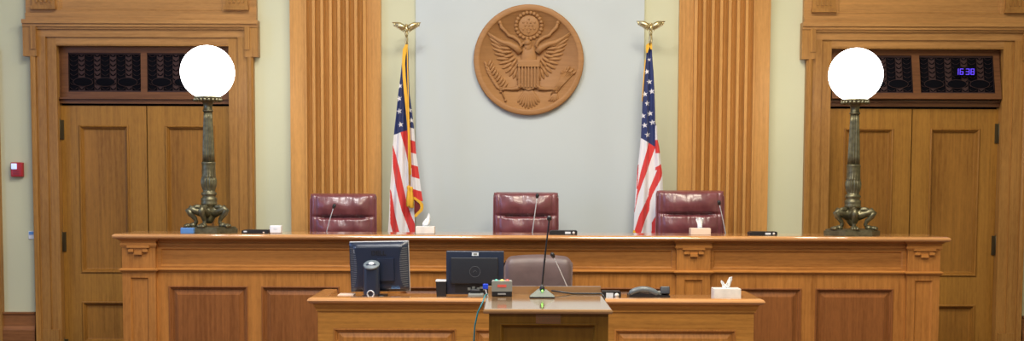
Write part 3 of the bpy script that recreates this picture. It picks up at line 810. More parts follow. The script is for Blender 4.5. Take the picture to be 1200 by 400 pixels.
# ================================================================== JUDGES' CHAIRS
def chair_pad(w, d, h, r, crease=.012, nx=24, nz=16):
    """a soft leather pad facing -Y, pulled in at the edges with gathered pleats along its lower edge"""
    m_ = MB(); vs = []; fs = []
    for sidei in (0, 1):
        for j in range(nz+1):
            for i in range(nx+1):
                u = i/nx*2-1; v = j/nz*2-1
                e = (1-abs(u)**6)*(1-abs(v)**4); e = max(e, 0)**.5
                y = -d/2*e if sidei == 0 else d/2*e*.4
                if sidei == 0: y += crease*math.sin(u*23+v*2+math.sin(v*5))*abs(v)**2*e*.5
                c = .04*(1-abs(v))
                ru = u*(w/2-(r*(abs(v)**8)))
                rv = v*(h/2-(r*(abs(u)**8)))
                vs.append((ru, y, rv))
    N = (nx+1)*(nz+1)
    for sidei in (0, 1):
        for j in range(nz):
            for i in range(nx):
                a = sidei*N+j*(nx+1)+i; fs.append((a, a+1, a+nx+2, a+nx+1))
    bl = [i for i in range(nx+1)]; 
    for i in range(nx):
        fs.append((i, i+1, N+i+1, N+i)); a = nz*(nx+1)+i; fs.append((a, a+1, N+a+1, N+a))
    for j in range(nz):
        a = j*(nx+1); fs.append((a, a+nx+1, N+a+nx+1, N+a)); a += nx; fs.append((a, a+nx+1, N+a+nx+1, N+a))
    m_.add(vs, fs, True); return m_
def exec_chair(label, m_l, x, y, z, W, Ht, rz, group, split=.215, back_h=.62):
    t = thing('executive_chair', label, 'chair', (x, y, z), rz, group)
    top = Ht; bot = Ht-back_h
    # backrest shell
    MB().rbox(0, .045, (top+bot)/2, W, .07, back_h, .035).build('backrest', m_l, t)
    m_ = MB(); nx, nz = 72, 84; vs = []; fs = []; rr = random.Random(int(x*1000)); ph = [rr.uniform(0, 6) for _ in range(8)]
    for sd in (0, 1):
        for j in range(nz+1):
            for i in range(nx+1):
                u = i/nx*2-1; v = 1-j/nz; zl = v*back_h               # zl: distance below the top edge
                e = max(0, 1-abs(u)**7)**.5*max(0, 1-abs(v*2-1)**26)**.5
                cz_ = split-.012+.035*max(0, abs(u)-.55)**2*-1; d_ = zl-cz_
                ctr = 1/(1+math.exp((abs(u)-.66)*16))                   # 1 in the middle, 0 near the sides
                y = -.045*e
                y -= .036*e*math.exp(-((zl-split*.50)/(split*.40))**2)*(.35+.65*ctr)  # head roll
                y -= .030*e*math.exp(-((zl-split-.085)/.085)**2)*(.45+.55*ctr)       # lumbar roll
                y += .040*e*math.exp(-(d_/.013)**2)*(.25+.75*ctr)         # crease
                pk = math.sin(u*31+ph[0]+math.sin(u*9+ph[1])*2)+.6*math.sin(u*53+ph[2]); y += .0020*pk*e*(math.exp(-(abs(d_)/.045))+.8*math.exp(-(zl/.03)))
                y += .003*math.sin(u*5+zl*17+ph[3])*e+.002*math.sin(u*11-zl*33+ph[4])*e
                y += .012*math.exp(-((abs(u)-.83)/.03)**2)*e             # side seams
                if sd: y = .02
                vs.append((u*(W/2-.006), y+.012, Ht-.004-zl*(1-.01)))
    N = (nx+1)*(nz+1)
    for sd in (0, 1):
        for j in range(nz):
            for i in range(nx): q = sd*N+j*(nx+1)+i; fs.append((q, q+1, q+nx+2, q+nx+1))
    for i in range(nx): fs.append((i, i+1, N+i+1, N+i)); q = nz*(nx+1)+i; fs.append((q, q+1, N+q+1, N+q))
    for j in range(nz): q = j*(nx+1); fs.append((q, q+nx+1, N+q+nx+1, N+q)); q += nx; fs.append((q, q+nx+1, N+q+nx+1, N+q))
    m_.add(vs, fs, True); bkr = m_.build('upholstered_front', m_l, t)
    # side welts
    for sg in (-1, 1):
        MB().tube([(sg*(W/2-.012), -.005, bot+.03), (sg*(W/2-.004), .0, (top+bot)/2), (sg*(W/2-.006), .0, top-.05), (sg*(W/2-.03), .004, top-.012)], .006, 8).build('piping', m_l, bkr)
    sz = .46
    m_ = chair_pad(W-.04, .14, .50, .04, .006); m_.build('seat', m_l, t, M=Matrix.Translation((0, -.22, sz)) @ Matrix.Rotation(-PI/2, 4, 'X'))
    for sg in (-1, 1):
        ar = MB().tube([(sg*(W/2+.0), .03, sz+.02), (sg*(W/2+.025), .0, sz+.16), (sg*(W/2+.02), -.08, sz+.2), (sg*(W/2+.02), -.26, sz+.19), (sg*(W/2+.01), -.30, sz+.10), (sg*(W/2-.01), -.26, sz-.02)], .018, 8)
        ar.build('armrest', M_BLACK, t)
    MB().lathe([(.03, .10), (.03, .28), (.02, .285), (.02, .40), (.10, .405), (.10, .42)], (0, -.2, 0), 20).build('gas_column', M_BLACK, t)
    for i in range(5):
        a = 2*PI*i/5+.3; ca, sa = math.cos(a), math.sin(a)
        l_ = MB().tube([(0, -.2, .12), (.15*ca, -.2+.15*sa, .10), (.25*ca, -.2+.25*sa, .075)], [.028, .022, .016], 8); l_.build('base_leg', M_BLACK, t)
        MB().lathe([(.026, -.018), (.028, 0), (.026, .018)], (.25*ca, -.2+.25*sa, .029), 16, M=Matrix.Rotation(PI/2, 4, 'Y') @ Matrix.Rotation(a, 4, 'X')).build('caster', M_BLACK, t)
    return t
YC = 10.78
for (px0, px1, ptop, rz, lab) in ((363, 441.5, 227, .05, 'burgundy leather high-back chair between the left pilaster and the left flag'), (577.5, 655, 225.5, 0, 'burgundy leather high-back chair in the centre under the round seal'), (768.5, 849, 223.5, -.03, 'burgundy leather high-back chair beside the right flag')):
    a = xa(px0, 250, YC); b = xa(px1, 250, YC); zt_ = za(ptop, YC, (px0+px1)/2)
    exec_chair(lab, M_BURG, (a+b)/2, YC, .35, b-a-.006, zt_-.35, rz, 'judges chairs behind the bench', split=29.5/141)
YK = 9.30
a = xa(590.5, 320, YK); b = xa(671, 320, YK); zt_ = za(298.5, YK, 630)
t = thing('clerk_chair', 'mauve brown leather chair behind the lectern, lower than the bench', 'chair', ((a+b)/2, YK, 0))
W = b-a; Ht = zt_; bh = .58
m_ = MB(); nx, nz = 28, 20; vs = []; fs = []
for sd in (0, 1):
    for j in range(nz+1):
        for i in range(nx+1):
            u = i/nx*2-1; v = j/nz
            topz = Ht-.018*u*u-.05*max(0, abs(u)-.82)**1.3/.18**1.3*.9
            zz = Ht-bh+(topz-(Ht-bh))*v
            e = max(0, 1-abs(u)**8)**.5*max(0, 1-v**14)**.5
            y = (-.06*e if sd == 0 else .05*e)+.05*u*u*(-.6)
            vs.append((u*W/2*(1-.04*(1-v)), y, zz))
N = (nx+1)*(nz+1)
for sd in (0, 1):
    for j in range(nz):
        for i in range(nx): q = sd*N+j*(nx+1)+i; fs.append((q, q+1, q+nx+2, q+nx+1))
for i in range(nx): fs.append((i, i+1, N+i+1, N+i)); q = nz*(nx+1)+i; fs.append((q, q+1, N+q+1, N+q))
for j in range(nz): q = j*(nx+1); fs.append((q, q+nx+1, N+q+nx+1, N+q)); q += nx; fs.append((q, q+nx+1, N+q+nx+1, N+q))
m_.add(vs, fs, True); m_.build('backrest', M_BROWNL, t)
chair_pad(W-.02, .12, .44, .04, .004).build('seat', M_BROWNL, t, M=Matrix.Translation((0, -.2, .47)) @ Matrix.Rotation(-PI/2, 4, 'X'))
MB().lathe([(.028, .10), (.028, .28), (.02, .285), (.02, .41), (.09, .412), (.09, .42)], (0, -.18, 0), 20).build('gas_column', M_BLACK, t)
for i in range(5):
    an = 2*PI*i/5+.3; ca, sa = math.cos(an), math.sin(an)
    MB().tube([(0, -.18, .11), (.14*ca, -.18+.14*sa, .09), (.24*ca, -.18+.24*sa, .07)], [.026, .02, .015], 8).build('base_leg', M_BLACK, t)
    MB().ball((.24*ca, -.18+.24*sa, .028), .028, 1, .7, 1).build('caster', M_BLACK, t)

# ================================================================== FLAGS
def cloth(name, t, Yc_, rows, left, right, colour, folds, amp, phase, step=.5, ncol=110, ybot=None):
    ys_ = np.arange(rows[0], rows[1]+.01, step); n = ncol
    vs = []; cols = []; inv = Vector(t.location)
    for y in ys_:
        xl = np.interp(y, *left); xr = np.interp(y, *right)
        for j in range(n+1):
            s_ = j/n; px = xl+(xr-xl)*s_
            yc = min(y, 290)
            A = amp*min(1, (y-rows[0])/90+.15)
            dep = A*(math.sin(2*PI*folds*s_+phase+.25*math.sin(y*.03))+.35*math.sin(2*PI*folds*2.3*s_+1.1+y*.012))
            p = at(px, y, Yc_); p.y += dep-.0; vs.append(p-inv); cols.append(colour(px, y))
    R_ = len(ys_); fs = [(i*(n+1)+j, i*(n+1)+j+1, (i+1)*(n+1)+j+1, (i+1)*(n+1)+j) for i in range(R_-1) for j in range(n)]
    me = bpy.data.meshes.new(name); me.from_pydata([tuple(v) for v in vs], [], fs); me.update()
    ca = me.color_attributes.new('dye', 'FLOAT_COLOR', 'POINT')
    ca.data.foreach_set('color', np.array([(*c, 1) for c in cols], dtype=np.float32).ravel())
    me.polygons.foreach_set('use_smooth', [True]*len(fs)); me.materials.append(M_FLAG)
    o = bpy.data.objects.new(name, me); COL.objects.link(o); o.parent = t
    md = o.modifiers.new('thick', 'SOLIDIFY'); md.thickness = .003; md.offset = 1
    return o
M_FLAG = bpy.data.materials.new('flag_nylon'); M_FLAG.use_nodes = True
_nt = M_FLAG.node_tree; _a = _nt.nodes.new('ShaderNodeAttribute'); _a.attribute_name = 'dye'; _b = _nt.nodes['Principled BSDF']
_nt.links.new(_a.outputs['Color'], _b.inputs['Base Color']); _b.inputs['Roughness'].default_value = .55; _b.inputs['Sheen Weight'].default_value = .15
BLU = (.012, .024, .115); REDc = (.62, .035, .03); WHI = (.74, .72, .74); GLD = (.78, .42, .03)
def star_in(px, py, cx, cy, r, rot=0):
    dx, dy = px-cx, py-cy; d = math.hypot(dx, dy)
    if d > r: return False
    a = (math.atan2(dx, -dy)+rot) % (2*PI/5); a = abs(a-PI/5)  # 0 at valley
    a = PI/5-a
    ri = r*.40
    # edge between tip (angle 0, r) and valley (angle 36deg, ri)
    x1, y1 = r, 0; x2, y2 = ri*math.cos(PI/5), ri*math.sin(PI/5)
    qx, qy = d*math.cos(a), d*math.sin(a)
    return (x2-x1)*(qy-y1)-(y2-y1)*(qx-x1) >= 0
def I(y, *pts): return np.interp(y, [p[1] for p in pts], [p[0] for p in pts])
GX = lambda y: I(y, (475, 52), (472.8, 75), (473.6, 90), (475.5, 110), (477, 126), (479, 160), (480.6, 205), (481, 225), (481, 400))
def colL(px, y):
    for cx, cy in ((468.5, 100.7), (467.8, 115.6), (468, 130.4), (469.5, 146.2)):
        if star_in(px, y, cx, cy, 3.6, .2): return WHI
    if y < 158-(px-462)*.36: return BLU
    if px > I(y, (469, 154), (474, 172), (478.5, 192), (484, 200), (500, 204)): return REDc
    if I(y, (455, 160), (460, 168), (460.4, 195), (463, 215), (470.7, 247), (480, 272), (492, 300)) < px < I(y, (455, 160), (460, 169), (467.8, 196), (476, 236), (482, 253), (488, 266), (500, 300)): return REDc
    if y > 222 and I(y, (457, 224), (457.2, 262), (460.5, 275), (467, 300)) < px < I(y, (457.2, 222), (458.3, 224), (462.4, 249), (468.7, 275), (477, 300)): return REDc
    return WHI
def colLf(px, y):
    for cx, cy in ((480.3, 129.5), (482.2, 141.3)):
        if star_in(px, y, cx, cy, 3.4, .1): return WHI
    yy = y-(px-482)*.30
    if yy < 150: return BLU
    for a, b in ((164.5, 179), (193, 207), (221, 260)):
        if a < yy < b: return REDc
    return WHI
RL = [(760.7, 70), (758, 84.2), (761, 96), (763.8, 107.3), (755.6, 110.5), (758.4, 121.3), (762, 133), (753.5, 136), (755.4, 147), (764.6, 143.6), (758.8, 158)]
def colR(px, y):
    if y < 58 and not (760.2 < px < 762): return GLD
    for cx, cy in RL:
        if star_in(px, y, cx, cy, 3.5 if cy > 75 else 2.4, .15): return WHI
    if y < 162+(px-751.4)*.62 and px < 767.6+max(0, 148-y): return BLU
    if px > I(y, (767, 140), (767.5, 166), (768, 178), (768, 196)) and y < 200:
        if 164 < y < 180: return REDc
        return WHI if y < 194+(772-px)*.6 else REDc
    if I(y, (761, 166), (760, 168), (750.4, 203), (747.4, 218), (744.3, 243), (740, 260)) < px < I(y, (768, 173), (758.2, 201), (753.7, 212), (747.4, 230), (743.7, 249), (735, 262)): return REDc
    if y > 192 and I(y, (775, 190), (770, 199), (768, 205), (761, 222), (760, 230), (749.5, 251), (744.3, 268), (738, 290)) < px < I(y, (778, 190), (775.5, 207), (771, 216), (765, 228), (762, 236.5), (761, 247), (755.7, 259), (750.6, 274), (744, 296)): return REDc
    if y > 250 and px > I(y, (776, 240), (769, 252), (764, 261), (763.6, 275), (758, 300)): return REDc
    if 193 < y < 222 and px < I(y, (748.6, 193), (747, 222)) and px > I(y, (747.2, 193), (746, 222)): return REDc
    return WHI
def flag_pole(px, pyt, Y, label):
    """staff with a spread eagle on top; pyt = row of the eagle's body"""
    x = xa(px, 120, Y); zT_ = za(pyt, Y, px); K = F/Y
    t = thing('flag_on_staff', label, 'flag', (x, Y, .35))
    r = 1/K; z0 = .35
    MB().lathe([(.13, 0), (.135, .01), (.12, .03), (.05, .05), (.03, .09), (.022, .12)], n=36).build('stand', M_BRASS, t)
    xt = xa(px, pyt+20, Y)-x
    MB().tube([(0, 0, .06), (0, 0, zT_-z0-.04)], .0125, 14).build('staff', M_BRASS, t)
    e = MB(); zc_ = zT_-z0
    e.ball((0, 0, zc_-.065), 2.2*r, 1, 1, .6); e.lathe([(1.6*r, -.20), (1.9*r, -.12), (1.5*r, -.08), (2.4*r, -.07), (1.2*r, -.05)], (0, 0, zc_), 16)
    e.ball((0, 0, zc_-.032), 1, 2.6*r, 2*r, 4.0*r)
    e.ball((0, -.004, zc_+.002), 1.7*r); e.tube([(0, -.01, zc_+.002), (-.012, -.02, zc_-.002)], [.006, .002], 6)
    e.build('eagle_body', M_BRASS, t)
    for sg in (-1, 1):
        w = MB()
        w.tube([(sg*1.5*r, 0, zc_-.022), (sg*5*r, -.004, zc_-.012), (sg*9*r, 0, zc_+.010), (sg*16.5*r, .006, zc_+.026)], [2.8*r, 3.8*r, 2.9*r, .4*r], 8)
        for i in range(6):
            a = sg*(4+i*2.0)*r; b = sg*(3.4+i*2.15)*r
            w.ball(((a+b)/2, 0, zc_-.024+i*.0065), 1, 1.3*r, .006, 4.4*r-i*.4*r, nu=8, nv=8)
        w.build('wing', M_BRASS, t)
    return t
YF = 11.02
fl = flag_pole(476.6, 30, YF, 'furled American flag on a brass eagle staff, left of the seal, with gold tassel')
cloth('flag_cloth', fl, YF-.05, (53, 312), ([52, 60, 75, 90, 110, 130, 150, 170, 195, 225, 250, 278, 312], [475, 473.3, 471, 469.3, 466.5, 464.6, 462.3, 460.4, 459, 456.8, 456, 454.3, 453]),
      ([52, 60, 90, 130, 160, 190, 220, 245, 262, 280, 312], [477, 477, 477, 479, 480.5, 482, 483, 485, 486.3, 486.5, 487]), colL, 1.7, .016, .4)
cloth('folded_cloth', fl, YF-.035, (53, 236), ([52, 90, 130, 205, 240], [475.5, 474.5, 477, 480, 482]), ([52, 60, 90, 110, 130, 150, 180, 205, 220, 236], [477.6, 478.6, 479.2, 480, 482.8, 485, 487.6, 491, 493, 495.4]), colLf, .8, .010, 2.0)
fr = MB(); inv = Vector(fl.location)
def ribbon(mb, pts, hw, Y, thick=.006):
    vs = []; fs = []
    for x, y, *h in pts:
        h_ = h[0] if h else hw
        for dx, dy in ((-h_, 0), (h_, 0), (h_, thick), (-h_, thick)):
            p = at(x+dx, y, Y); vs.append(Vector((p.x, p.y+dy, p.z))-inv)
    n = len(pts)
    for i in range(n-1):
        for k in range(4): fs.append((i*4+k, i*4+(k+1) % 4, i*4+4+(k+1) % 4, i*4+4+k))
    fs += [(0, 1, 2, 3), (n*4-4, n*4-3, n*4-2, n*4-1)]
    mb.add(vs, fs)
ribbon(fr, [(476.6, 52, 1.6), (474.6, 58, 2.6), (473.4, 66, 1.9), (472.9, 75, 1.8), (473.6, 90, 1.8), (475.4, 110, 1.9), (477.2, 126, 2), (478.5, 145, 1.6), (479.6, 165, 1.2), (480.4, 190, 1.2), (480.8, 205, 1.2)], 1.6, YF-.082)
fr.build('gold_fringe_edge', M_GOLD, fl)
f2 = MB()
ribbon(f2, [(484.5, 231, 1.8), (487, 233.5, 2.4), (491, 236, 2.4), (494, 239.5, 2.0), (494.6, 244, 1.6), (492.8, 247.5, 2.4), (489, 251, 2.4), (486.3, 254.5, 1.8)], 2, YF-.06)
f2.build('lower_fringe', M_GOLD, fl)
f3 = MB(); vs = [at(*q)-inv for q in ((485.5, 234, YF-.05), (493, 240, YF-.05), (492, 246, YF-.05), (485.5, 252, YF-.045))]
f3.add(vs+[v+Vector((0, .004, 0)) for v in vs], [(0, 1, 2, 3), (4, 5, 6, 7), (0, 1, 5, 4), (1, 2, 6, 5), (2, 3, 7, 6), (3, 0, 4, 7)])
f3.build('turned_hem', mat('dark_red_nylon', (.16, .012, .012), .7), fl)
cd = MB(); cd.tube([at(480, 60, YF-.09)-inv if False else at(477.2, 56, YF-.092)-inv, at(479.2, 150, YF-.095)-inv, at(480.8, 218, YF-.098)-inv], .0045, 8)
cd.tube([at(478.2, 120, YF-.098)-inv, at(478.6, 180, YF-.1)-inv, at(479.4, 220, YF-.1)-inv], .004, 8); cd.build('cord', M_GOLD, fl)
for dx, y0 in ((-1.6, 0), (1.6, 1.5)):
    p = at(480.4+dx, 219+y0, YF-.1)-inv
    ts = MB().lathe([(.004, .012), (.014, .004), (.016, -.010), (.011, -.03), (.014, -.04), (.0205, -.10), (.022, -.165), (.018, -.17)][::-1], p, 24, flute=(12, .25, -2, 2)); ts.build('tassel', M_GOLD, fl)
fr_ = flag_pole(761.6, 28.5, YF, 'furled American flag on a brass eagle staff, right of the seal, beside a burgundy chair')
cloth('flag_cloth', fr_, YF-.05, (51, 312), ([50, 60, 85, 119, 135, 160, 180, 205, 215, 245, 275, 312], [760, 757.8, 755.6, 753, 752.4, 751.3, 749.4, 746.4, 745.6, 743.6, 742.2, 741]),
      ([50, 52, 70, 85, 105, 130, 144, 149, 165, 175, 195, 205, 225, 275, 312], [762.6, 763.6, 764.7, 766, 767, 767.8, 768, 770, 771, 773, 775, 776.3, 777, 778, 779]), colR, 1.6, .016, 2.2)
inv = Vector(fr_.location); g_ = MB()
ribbon(g_, [(761.5, 50.5, 1.6), (759.6, 53, 2.6), (758.6, 58, 1.6), (758.0, 62, .9)], 1.6, YF-.078); g_.build('gold_fringe_edge', M_GOLD, fr_); g_ = MB(); ribbon(g_, [(762, 50.8, 1.5), (763, 54, 1.4), (763.4, 58, .8)], 1.2, YF-.078)
g_.build('gold_heading', M_GOLD, fr_); g_ = MB(); ribbon(g_, [(756.2, 70, .5), (754.6, 90, .5), (752.4, 119, .4)], .5, YF-.06); g_.build('gold_hem', M_GOLD, fr_); g_ = MB(); ribbon(g_, [(743, 270, .8), (743.4, 274, 2), (743.6, 279, 2.4), (744, 310, 2.4)], 1, YF-.078)
g_.build('lower_fringe', M_GOLD, fr_)

# ================================================================== DESK GOODS
# --- monitor with visible maker's name on its back
YM = 8.72; xm = xa(444.5, 312, YM); zm = za(313, YM, 444)
def mon1():
    t = thing('computer_monitor', 'dark blue-black monitor seen from behind at the left end of the clerk desk', 'monitor', (xm, YM, ZDW), math.radians(-5))
    w, h = .405, .345; cz = zm-ZDW; tilt = Matrix.Translation((0, 0, cz)) @ Matrix.Rotation(math.radians(3.0), 4, 'X') @ Matrix.Rotation(math.radians(-1.4), 4, 'Y')
    MB().rbox(.0015, .0195, .0015, w+.003, .022, h+.002, .004).build('bezel', M_SILV, t, M=tilt)
    MB().box(-w/2+.015, w/2-.015, .0252, .0262, -h/2+.018, h/2-.018).build('screen', M_BLACK, t, M=tilt)
    # domed back shell
    b = MB(); vs = []; fs = []; nx, nz = 28, 24
    for j in range(nz+1):
        for i in range(nx+1):
            u = i/nx*2-1; v = j/nz*2-1
            e = min(1, (1-abs(u))/.26)*min(1, (1-abs(v))/.12); e = e*e*(3-2*e)
            vs.append((u*(w/2+.001), .006-.040*e-.006*min(1, (1-max(abs(u), abs(v)))*30), v*(h/2-.003)))
    for j in range(nz):
        for i in range(nx): a = j*(nx+1)+i; fs.append((a, a+1, a+nx+2, a+nx+1))
    b.add(vs, fs, True); bk_ = b.build('back_shell', M_NAVY, t, M=tilt)
    def shell_y(x, z):
        u = x/(w/2+.001); v = z/(h/2-.003); e = min(1, (1-abs(u))/.26)*min(1, (1-abs(v))/.12); e = max(0, e); e = e*e*(3-2*e)
        return .006-.040*e-.006*min(1, max(0, 1-max(abs(u), abs(v)))*30)
    v1 = MB()
    for i in range(30):
        x = -.165+i*.0112; za_, zb_ = h/2-.034, h/2-.014
        v1.add([(x, shell_y(x, za_)-.002, za_), (x+.005, shell_y(x, za_)-.002, za_), (x+.005, shell_y(x, zb_)-.002, zb_), (x, shell_y(x, zb_)-.002, zb_),
                (x, shell_y(x, za_)+.004, za_), (x+.005, shell_y(x, za_)+.004, za_), (x+.005, shell_y(x, zb_)+.004, zb_), (x, shell_y(x, zb_)+.004, zb_)], [(0, 1, 2, 3), (4, 5, 6, 7), (0, 1, 5, 4), (2, 3, 7, 6), (0, 3, 7, 4), (1, 2, 6, 5)])
    v1.build('top_vent', M_VENT, bk_, M=tilt)
    for sg in (-1, 1):
        s_ = MB()
        for j in range(19):
            z = -.135+j*.0145; c = .050*math.sqrt(max(0, 1-(z/.155)**2)); n_ = 7; tz = .0055
            if c < .008: continue
            vs_ = []
            for q in range(n_):
                xq = sg*(w/2-.006-c*q/(n_-1)); yq = shell_y(xq, z)
                vs_ += [(xq, yq-.0022, z), (xq, yq-.0022, z+tz), (xq, yq+.004, z+tz), (xq, yq+.004, z)]
            s_.add(vs_, [(q*4+k_, q*4+(k_+1) % 4, q*4+4+(k_+1) % 4, q*4+4+k_) for q in range(n_-1) for k_ in range(4)]+[(0, 1, 2, 3), tuple(range(n_*4-4, n_*4))])
        s_.build('side_vent', M_VENT, bk_, M=tilt)
    MB().box(-.165, -.122, -.0345, -.020, .103, .124).build('sticker', M_LABEL, t, M=tilt)
    MB().box(.085, .145, -.040, -.030, -.146, -.128).build('label', M_LBLUE, t, M=tilt)
    o = text('logo', 'DELL', .046, M_BLACK, t, tilt @ Matrix.Translation((.006, -.0415, .098)) @ Matrix.Rotation(PI/2, 4, 'X'))
    MB().box(-.0, .11, -.060, -.030, -.09, .062).build('mount_cover', M_NAVY, t, M=tilt)
    # stand column
    cx = xa(437, 320, YM-.1)-xm; zc_ = za(309.5, YM-.12, 437)-ZDW
    st = MB().rbox(cx, -.105, zc_/2+.0, .112, .07, zc_, .034, e=6); st.build('stand_column', M_NAVY, t)
    MB().lathe([(.054, 0), (.056, .006), (.050, .012), (.001, .014)], (cx, -.105, zc_-.012), 32, M=Matrix.Rotation(math.radians(28), 4, 'X')).build('column_cap', M_CAPG, t)
    MB().ball((cx, -.105-.47*.016, zc_-.012+.88*.016), .017, 1.15, 1, .35, M=Matrix.Rotation(math.radians(28), 4, 'X')).build('cap_button', M_WPLAST, t)
    rg = MB(); pts = [(cx+.020*math.cos(a)*1.1, -.142, .030+.022*math.sin(a)) for a in np.linspace(0, 2*PI, 25)]; rg.tube(pts, .005, 8); rg.build('cable_ring', M_SILV, t)
    MB().rbox(cx+.01, -.03, .008, .15, .16, .016, .006).build('stand_foot', M_BLACK, t)
mon1()
def mon2():
    Y = 8.68; x = xa(556.7, 320, Y)
    t = thing('computer_monitor', 'black flat monitor seen from behind, just left of the lectern', 'monitor', (x, Y, ZDW))
    w = (xa(590.7, 320, Y)-xa(523, 320, Y)); z1 = za(294.6, Y, 557)-ZDW; z0 = .02
    m_ = MB().rbox(0, .02, (z0+z1)/2, w, .04, z1-z0, .006); m_.build('bezel', M_NAVY, t)
    MB().box(-w/2+.015, w/2-.015, .0395, .041, z0+.02, z1-.02).build('screen', M_BLACK, t)
    bz1 = za(302, Y, 557)-ZDW; bz0 = za(332.5, Y, 557)-ZDW; bw = 55.5/173
    MB().rbox(-.004, -.012, (bz0+bz1)/2, bw, .036, bz1-bz0, .006).build('back_cover', M_COVER, t)
    rg = MB(); pts = [(.036*math.cos(a), -.031, (bz0+bz1)/2-.006+.036*math.sin(a)) for a in np.linspace(0, 2*PI, 33)]; rg.tube(pts, .0009, 6)
    rg.tube([(-.014, -.031, (bz0+bz1)/2-.012+.0), (.0, -.031, (bz0+bz1)/2+.004), (.014, -.031, (bz0+bz1)/2-.008)], .0009, 6); rg.build('round_emblem', M_VENT, t)
    MB().box(-.022, .024, -.002, .0, z1-.032, z1-.009).build('sticker', M_LABEL, t)
    MB().box(-.011, .013, -.0028, -.0018, z1-.027, z1-.014).build('sticker_print', M_GREY, t)
    MB().box(-.135, .135, -.004, .0, z0+.014, bz0-.002).build('port_recess', M_BLACK, t)
    pr_ = MB()
    for i, xx in enumerate((-.05, -.02, .012, .034, .056, .078)):
        pr_.box(xx, xx+.02, -.008, -.003, .050+.01*(i % 2), .068+.008*(i % 2))
    pr_.build('port_row', M_GREY, t)
    MB().rbox(.004, -.03, .035, .07, .03, .05, .01).build('stand_neck', M_BLACK, t)
    MB().rbox(.008, -.045, .016, .105, .09, .032, .006).build('stand_foot', M_GREY, t)
mon2()
# blue video plug hanging between monitor and lectern
t = thing('video_cable', 'blue plug on a pale cable beside the signal light box', 'cable', (xa(569, 336, 8.5), 8.5, ZDW))
zc_ = za(336, 8.5, 569)-ZDW
MB().rbox(0, 0, zc_, .036, .02, .036, .005).build('plug', M_BLUE, t)
MB().tube([(.0, 0, zc_-.016), (.004, -.003, zc_-.035), (.012, -.0, .012), (.03, .03, .005)], .004, 8).build('cable', M_LABEL, t)
# black speaker left of second monitor
Y = 8.62; x = xa(517.3, 338, Y); hh = za(329, Y, 517)-ZDW
t = thing('desktop_speaker', 'small black desktop box with pale top standing left of the flat black monitor', 'speaker', (x, Y, ZDW))
MB().prism([(-.032, 0), (.030, 0), (.030, hh-.008), (-.038, hh-.008)], 0, .10).build('case', M_BLACK, t)
MB().box(-.040, .031, -.003, .10, hh-.008, hh).build('top_plate', M_LABEL, t)
# papers
a = xa(397, 345, YD+.42); b = xa(415, 345, YD+.42)
o = MB().box(a, b, YD+.36, YD+.50, ZDW, ZDW+.012).build('paper_stack', M_CARDP, origin=(a, YD+.36, ZDW)); tag(o, 'small stack of pale paper lying beside the left monitor', 'papers')
# telephone
Y = YD+.20; x = xa(761.5, 343, Y)
t = thing('desk_telephone', 'dark grey desk telephone on the clerk desk between the lectern and tissue box', 'telephone', (x, Y, ZDW))
k = Y/F
MB().prism([(-24*k, 0), (24*k, 0), (24*k, .030), (10*k, .036), (-14*k, .05), (-24*k, .03)], 0, .18).build('base', M_BLACK, t)
hs = []
for i in range(15):
    u = i/14; hs.append(((-23.5+34*u)*k, .015, .034+.038*math.sin(PI*min(1, u*1.05))**.6))
MB().tube(hs, [.014, .020]+[.021]*11+[.019, .013], 12).build('handset', mat('slate_plastic', (.12, .14, .15), .3), t)
MB().rbox(18.5*k, .04, .062, 11*k, .05, .052, .006, M=Matrix.Rotation(-.25, 4, 'X')).build('display', M_NAVY2, t)
MB().rbox(12*k, .04, .045, 5*k, .04, .03, .005).build('bracket', M_GREY, t)
tissue_box(852.6, 31.5/174., .12, (za(338.8, YD+.16, 853)-ZDW), YD+.16, ZDW, 343, 'pale marbled tissue box with torn tissue near the right end of the clerk desk', M_CARD, 'wings')
# black box right of lectern
Y = YD+.14; a = xa(706, 345, Y); b = xa(727.8, 345, Y); h = za(342, Y, 717)-ZDW; w = b-a
t = thing('control_box', 'black control box with white labels on the clerk desk, just right of the lectern', 'control box', ((a+b)/2, Y, ZDW))
MB().prism([(-w/2, 0), (w/2, 0), (w/2, h*.9), (w/2-.004, h), (-w/2, h)], 0, .1).build('case', M_BLACK, t)
MB().box(-w*.30, w*.08, -.0015, 0, h*.38, h*.86).build('label', M_LABEL, t)
MB().lathe([(h*.24, 0), (h*.24, .002), (.0005, .0025)], (w*.27, 0, h*.6), 20, M=Matrix.Rotation(PI/2, 4, 'X')).build('round_label', M_CARD, t)
gooseneck(662.5, 336, 648.2, 300.5, YD+.38, ZDW, 'slim desk microphone in front of the mauve brown chair', M_SILV, .0035, .1)

# ================================================================== LECTERN GOODS
def on_top(py, px): # depth at which a pixel row meets the lectern top
    lo, hi = YL, YL+LDp
    for _ in range(30):
        m = (lo+hi)/2
        if za(py, m, px) > ZLT: lo = m
        else: hi = m
    return m
Ym = on_top(349.6, 635); xb = xa(635.5, 345, Ym); K = F/Ym
t = thing('lectern_microphone', 'tall black gooseneck microphone on a grey wedge base on the lectern', 'microphone', (xb, Ym, ZLT))
b = MB(); w = 14.8/K; hh = za(338.5, Ym+.05, 635)-ZLT
prof = [(-w, 0), (w, 0), (w, .006), (w*.93, .012), (w*.75, hh*.48), (w*.45, hh*.82), (w*.2, hh), (-w*.2, hh), (-w*.45, hh*.82), (-w*.75, hh*.48), (-w*.93, .012), (-w, .006)]
n = len(prof); vs = []
for yy, s_ in ((0, 1), (.03, .96), (.1, .8)):
    for x, z in prof: vs.append((x*s_, yy+(z/hh)*.035 if yy == 0 else yy+.02, z*(1 if yy < .05 else .9)))
fs = [tuple(range(n))]+[(i*n+k_, i*n+(k_+1) % n, (i+1)*n+(k_+1) % n, (i+1)*n+k_) for i in range(2) for k_ in range(n)]+[tuple(range(3*n-1, 2*n-1, -1))]
b.add(vs, fs); b.build('base', M_MICG, t)
